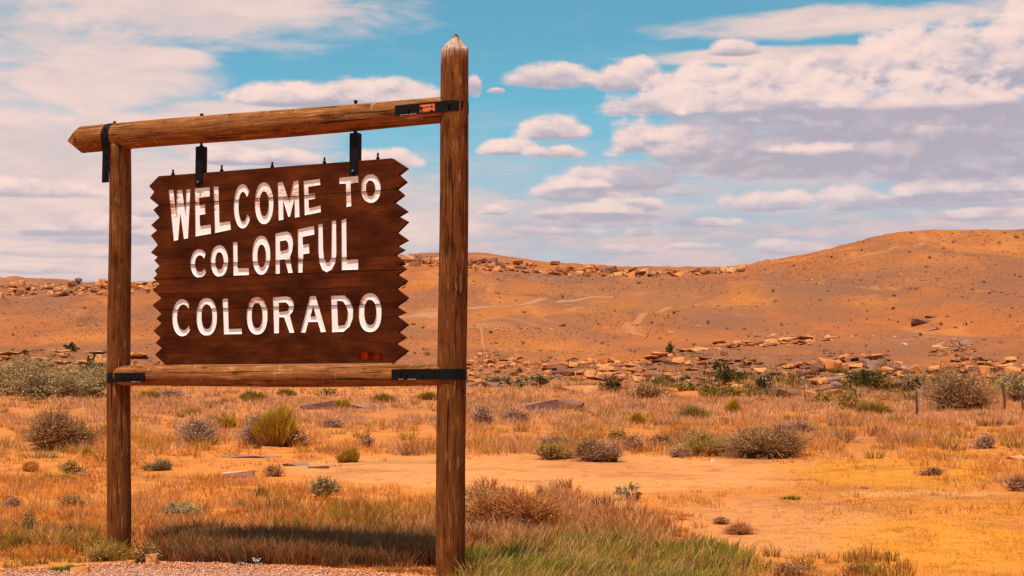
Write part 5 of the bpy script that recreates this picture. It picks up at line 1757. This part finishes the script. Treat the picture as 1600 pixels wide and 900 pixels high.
# single rocks that can be pointed at: column, row of the foot, width, height, kind, mesh, label
SR = [
    (24, 577, 34, 20, 'dark', 1, 'dark brown boulder at the far left above the grey sagebrush'),
    (14, 592, 46, 16, 'dark', 6, 'low shadowed rock ledge left of the sagebrush at the left edge'),
    (100, 547, 44, 6, 'dark', 7, 'thin dark slab ledge left of the small juniper'),
    (500, 640, 70, 13, 'mauve', 6, 'dark mauve rock ledge with orange underside below the lower beam, left part'),
    (568, 638, 62, 9, 'mauve', 7, 'flat mauve rock ledge below the lower beam, right part'),
    (60, 714, 60, 5, 'mauve', 7, 'flat grey slab flush with the soil left of the thin post'),
    (128, 745, 22, 8, 'mauve', 5, 'small flat brown stone left of the thin post'),
    (372, 748, 60, 13, 'white', 6, 'flat whitish mauve slab on the sand between the posts'),
    (388, 716, 104, 5, 'mauve', 8, 'long thin mauve slab flush with the sand between the posts'),
    (462, 728, 46, 7, 'mauve', 7, 'mauve flat slab on the sand right of the long thin slab'),
    (498, 732, 40, 5, 'mauve', 6, 'short mauve slab at the right end of the slabs on the sand'),
    (892, 640, 50, 17, 'dark', 4, 'big dark brown block in the straw grass right of the thick post'),
    (850, 642, 62, 17, 'mauve', 6, 'flat mauve slab leaning against the big dark brown block'),
    (750, 604, 70, 14, 'mauve', 8, 'mauve slab ledge touching the right side of the thick post'),
    (895, 612, 64, 12, 'sand', 7, 'flat orange slab behind the straw grass, left of the pale boulders'),
    (925, 616, 30, 14, 'pale', 3, 'pale boulder in the grass edge left of the round dark bush'),
    (974, 611, 22, 17, 'pale', 0, 'pale upright boulder right of the round dark bush'),
    (1000, 618, 44, 13, 'pale', 6, 'pale pinkish slab right of the pale upright boulder'),
    (1042, 616, 38, 11, 'sand', 1, 'smooth pale orange boulder, left one of two in the straw grass'),
    (1070, 623, 58, 12, 'sand', 2, 'smooth pale orange boulder, right one of two in the straw grass'),
    (1232, 620, 62, 15, 'dark', 5, 'dark red overhanging ledge in the bank right of the lone juniper'),
    (1262, 622, 34, 13, 'sand', 1, 'orange lit rock face right of the dark red overhang'),
    (1292, 612, 52, 14, 'mauve', 6, 'mauve topped rock slab above the orange rock face'),
    (1308, 618, 50, 12, 'sand', 8, 'long orange slab under the mauve topped slab'),
    (1280, 584, 26, 21, 'dark', 4, 'dark round boulder at the top of the rocky bank'),
    (1298, 581, 22, 16, 'sand', 3, 'orange boulder right against the dark round boulder'),
    (1350, 572, 24, 12, 'mauve', 1, 'mauve boulder under the dark overhang in the rocky bank'),
    (1366, 578, 26, 15, 'mauve', 2, 'larger mauve boulder beside the one under the dark overhang'),
    (1360, 563, 54, 7, 'dark', 6, 'thin dark overhanging slab above the mauve boulders'),
    (1430, 580, 28, 15, 'sand', 0, 'single large orange boulder above the thin fence post'),
    (1542, 584, 20, 13, 'sand', 3, 'bright orange boulder at the right on the bank'),
    (1585, 588, 30, 18, 'sand', 4, 'rounded orange boulder near the right edge of the picture'),
    (1540, 563, 46, 8, 'dark', 7, 'dark thin ledge slab on the slope at far right'),
    (1447, 506, 48, 10, 'dark', 5, 'dark slanting rock ledge alone on the big right hand slope'),
    (1458, 497, 26, 6, 'dark', 7, 'thin slab lying on top of the dark slanting ledge'),
    (1462, 517, 40, 7, 'mauve', 8, 'grey slab just below the dark slanting ledge on the slope'),
    (1414, 537, 14, 5, 'white', 5, 'small bright white slab on the thin line of stones'),
    (1046, 524, 14, 8, 'pale', 1, 'pale stone with a dark shadow beside the bend of the dirt track'),
    (879, 510, 12, 5, 'dark', 6, 'small dark rock alone in the hollow right of the thick post'),
    (1182, 540, 24, 7, 'pale', 7, 'flat pale slab at the middle of the slanting slab line'),
    (648, 416, 22, 10, 'dark', 2, 'dark rock knob on the ridge between board and thick post'),
    (95, 853, 12, 7, 'white', 0, 'small white stone in the grass left of the thin post'),
    (107, 796, 6, 4, 'white', 1, 'tiny white pebble in the golden grass left of the thin post'),
    (122, 898, 36, 12, 'sand', 2, 'flat orange stone on the gravel at the bottom left'),
    (236, 882, 22, 16, 'sand', 3, 'brown stone in the shade right of the thin post foot'),
    (1350, 764, 14, 5, 'mauve', 1, 'single grey stone on the golden carpet at right'),
    (1114, 722, 8, 5, 'white', 2, 'tiny white stone at the sand edge below the olive brown bush'),
    (1590, 718, 34, 8, 'pale', 7, 'whitish patch of broken rock at the right edge'),
    (1458, 690, 12, 6, 'white', 6, 'small whitish stone in the dry grass at right'),
]
for c, r, w, h_, kk, mi, lab in SR:
    p = gpt(c, r); m = p.y / F
    me = RK[kk][mi]
    o = link('boulder' if h_ > 9 else 'stone_slab', me)
    fl = .45 if mi >= 5 else 1.0
    o.scale = (w * m, max(w * .55, h_ * 1.2) * m, h_ * 1.35 * m / fl)
    o.location = (p.x, p.y + w * m * .2, p.z + h_ * m * (.32 if h_ > 10 else .18))
    o.rotation_euler = (0, ((c * 37) % 10 - 5) * .012, ((c * 13) % 10 - 5) * .05)
    tag(o, lab, 'rock')

# ================================================================== GRAVEL SHOULDER
M_GRB = m_flat('packed_gravel', (0.50, 0.215, 0.12), 0.95, 0.4, 90, 0.8, 0.02)
cc_ = np.linspace(-900, 900, 220)
ee = gravel_edge(cc_) + (fbm(cc_ / 14, cc_ * 0, 3, 3) - .5) * 7
V = []
for c, e_ in zip(cc_, ee):
    a = O3 + ray(c, e_) * (-EYE / ray(c, e_).z)
    for t in (0, .02, .15, .5, 1.0):
        b = Vector((a.x * (1 - t) + (a.x * .9 - 2) * t, a.y * (1 - t) + (-4) * t, 0))
        V.append((b.x, b.y, -.03 if t == 0 else float(relief(np.array([b.x]), np.array([b.y]))[0]) + .006))
I = np.arange(len(V)).reshape(-1, 5)
T = np.stack([I[:-1, :-1], I[:-1, 1:], I[1:, 1:], I[1:, :-1]], -1).reshape(-1, 4)
tag(link('gravel_shoulder', arr_mesh('gravel_shoulder', V, T, None, M_GRB, True)), kind='structure')
n = 15000
c = rng.uniform(-130, 760, n); r = rng.uniform(0, 1, n) ** 1.2 * 75 + gravel_edge(c) - 2.5
X, Y, Z = ground(c, np.minimum(r, 985))
s = rng.uniform(.006, .017, n)
base = np.array([[1, 0, 0], [0, 1, 0], [-1, 0, 0], [0, -1, 0], [0, 0, .8], [0, 0, -.5]])
rot = rng.uniform(0, 6.28, n)
q = base[None] * rng.uniform(.5, 1.2, (n, 6, 1)) * s[:, None, None]
x = q[..., 0] * np.cos(rot)[:, None] - q[..., 1] * np.sin(rot)[:, None]; y = q[..., 0] * np.sin(rot)[:, None] + q[..., 1] * np.cos(rot)[:, None]
V = np.stack([x + X[:, None], y + Y[:, None], q[..., 2] + .008], -1).reshape(-1, 3)
T0_ = np.array([[0, 1, 4], [1, 2, 4], [2, 3, 4], [3, 0, 4], [1, 0, 5], [2, 1, 5], [3, 2, 5], [0, 3, 5]])
T = (np.arange(n)[:, None, None] * 6 + T0_[None]).reshape(-1, 3)
cc = np.array([(.62, .28, .15), (.68, .34, .20), (.40, .16, .09), (.56, .24, .11), (.70, .42, .29), (.28, .13, .09)])[rng.integers(0, 6, n)]
tag(link('gravel', arr_mesh('gravel', V, T, np.repeat(cc, 6, 0), M_GRAV)), 'loose pinkish gravel stones on the road shoulder at the bottom left', 'gravel', kind='stuff')


# clods and litter on the bare sand
def clods(n, c0, c1, r0, r1, smin, smax, cols_, fn, name, label):
    c, r = sample(n, c0, c1, r0, r1, fn)
    X, Y, Z = ground(c, r); n = len(X)
    s = rng.uniform(smin, smax, n) * Y / F
    rot = rng.uniform(0, 6.28, n)
    q = base[None] * rng.uniform(.5, 1.3, (n, 6, 1)) * s[:, None, None] * np.array([1, 1, .6])
    x = q[..., 0] * np.cos(rot)[:, None] - q[..., 1] * np.sin(rot)[:, None]; y = q[..., 0] * np.sin(rot)[:, None] + q[..., 1] * np.cos(rot)[:, None]
    V = np.stack([x + X[:, None], y + Y[:, None], q[..., 2] + Z[:, None]], -1).reshape(-1, 3)
    T = (np.arange(n)[:, None, None] * 6 + T0_[None]).reshape(-1, 3)
    cc = np.array(cols_)[rng.integers(0, len(cols_), n)]
    tag(link(name, arr_mesh(name, V, T, np.repeat(cc, 6, 0), M_GRAV)), label, 'soil clods', kind='stuff')


ST = [(.36, .13, .045), (.28, .10, .04), (.50, .20, .07), (.20, .09, .045)]
clods(2600, 560, 1720, 700, 960, .5, 1.7, ST, lambda c, r: .12 + .85 * np.maximum(el(c, r, 1150, 785, 120, 9, .3, 71), np.maximum(el(c, r, 1290, 800, 110, 10, .4, 72), el(c, r, 1230, 850, 120, 14, .5, 73))), 'soil_clods', 'crumbled clods of reddish soil strewn on the bare sand right of the thick post')

clods(9000, -130, 1720, 700, 985, .35, 1.0, ST + [(.55, .30, .17), (.44, .2, .1)], lambda c, r: ok(c, r) * (.25 + .75 * patch(c, r, 30, 10, .42, .6, 81)), 'pebbles', 'tiny pebbles and crumbs of soil strewn over the whole near flat')
# ================================================================== FENCE POSTS, BIRD
M_FP = m_wood('grey_fence_wood', (0.07, 0.035, 0.022), (0.15, 0.075, 0.045), (0.26, 0.14, 0.09))
for c, r0, r1, w, lab in (
        (1432, 652, 611, 4.0, 'thin dark wooden fence post alone in the tall straw grass'),
        (1570, 640, 598, 4.4, 'brown wooden fence post right of the largest bush'),
        (1598, 642, 616, 3.4, 'fence post at the very right edge of the picture'),
        (1171, 622, 606, 1.8, 'small distant fence post, leftmost of those below the junipers'),
        (1198, 620, 602, 1.8, 'small distant fence post below the lone juniper'),
        (1229, 622, 606, 1.8, 'small distant fence post in front of the dark red overhang'),
        (1258, 624, 604, 1.8, 'small distant fence post in front of the orange rock face')):
    p = gpt(c, r0); m = p.y / F
    h_ = (r0 - r1) * m; w_ = w * m / 2
    V = []; Fs = []
    nn = 8
    for i, z in enumerate(np.linspace(-.2, h_, 6)):
        for j in range(nn):
            a = 2 * PI * j / nn
            q = w_ * (1 + .15 * math.sin(j * 2.3 + i)) * (1 - .08 * i / 5)
            V.append((q * math.cos(a) + .02 * math.sin(i), q * math.sin(a), z + (.03 * math.cos(a) if i == 5 else 0)))
    for i in range(5):
        for j in range(nn): Fs.append((i * nn + j, i * nn + (j + 1) % nn, (i + 1) * nn + (j + 1) % nn, (i + 1) * nn + j))
    Fs.append(tuple(5 * nn + j for j in range(nn)))
    o = link('fence_post', py_mesh('fence_post', V, Fs, M_FP)); o.location = p; o.rotation_euler = (0, math.radians((c * 7) % 5 - 2), 0)
    tag(o, lab, 'fence post', 'posts of the old range fence')

# a soaring bird: body, two bent wings and a fan tail in one skin
M_BIRD = m_flat('dark_feathers', (0.05, 0.028, 0.022), 0.8, 0.3, 8)
prof = [(-.34, .012), (-.24, .05), (-.08, .075), (.08, .07), (.18, .045), (.25, .035), (.30, .022), (.345, .004)]
V = []; Fs = []; nn = 8
for y_, r_ in prof:
    for j in range(nn):
        a = 2 * PI * j / nn; V.append((r_ * math.cos(a), y_, r_ * .85 * math.sin(a)))
for i in range(len(prof) - 1):
    for j in range(nn): Fs.append((i * nn + j, (i + 1) * nn + j, (i + 1) * nn + (j + 1) % nn, i * nn + (j + 1) % nn))
for sg in (-1, 1):
    st = [(.05, .16, -.12, 0, .02), (.30, .20, -.13, .05, .018), (.58, .17, -.12, .07, .012), (.80, .08, -.14, .05, .007), (.92, -.04, -.12, .03, .002)]
    b0 = len(V)
    for x_, yl, yt_, z_, th in st: V += [(sg * x_, yl, z_), (sg * x_, (yl + yt_) / 2, z_ + th), (sg * x_, yt_, z_), (sg * x_, (yl + yt_) / 2, z_ - th)]
    for i in range(4):
        for j in range(4): Fs.append((b0 + i * 4 + j, b0 + i * 4 + (j + 1) % 4, b0 + (i + 1) * 4 + (j + 1) % 4, b0 + (i + 1) * 4 + j))
b0 = len(V)
V += [(0, -.25, .01), (-.14, -.52, .0), (0, -.56, .0), (.14, -.52, 0), (0, -.25, -.01)]
Fs += [(b0, b0 + 1, b0 + 2), (b0, b0 + 2, b0 + 3), (b0 + 4, b0 + 2, b0 + 1), (b0 + 4, b0 + 3, b0 + 2)]
bird = link('bird', py_mesh('bird', V, Fs, M_BIRD, True))
d = ray(534.5, 145)
bird.location = O3 + d * (420 / d.y)
bird.rotation_euler = (math.radians(8), math.radians(12), math.radians(-25))
tag(bird, 'small dark bird soaring in front of the cloud above the top beam', 'bird')

# pale blossom clumps in the shade under the sign
M_BLOS = m_tone('pale_blossom', 0.8, .2)
for c, r, w, h_, lab in ((376, 884, 11, 8, 'small pale blossom clump at the gravel edge, left of two'), (402, 884, 17, 15, 'larger pale blossom clump at the gravel edge under the board')):
    p = gpt(c, r); m = p.y / F
    A, B = build_shrub('sage', 160, int(c), 'white', None, .10)
    root = empty('blossom_clump', p)
    tag(root, lab, 'flower')
    for nm, arr, mt in (('blossom', A, M_BLOS), ('stems', B, M_TWIG)):
        o = link(nm, arr_mesh(nm, *arr, mt), root); o.scale = (w * m * 1.2, w * m, h_ * m * 1.1)
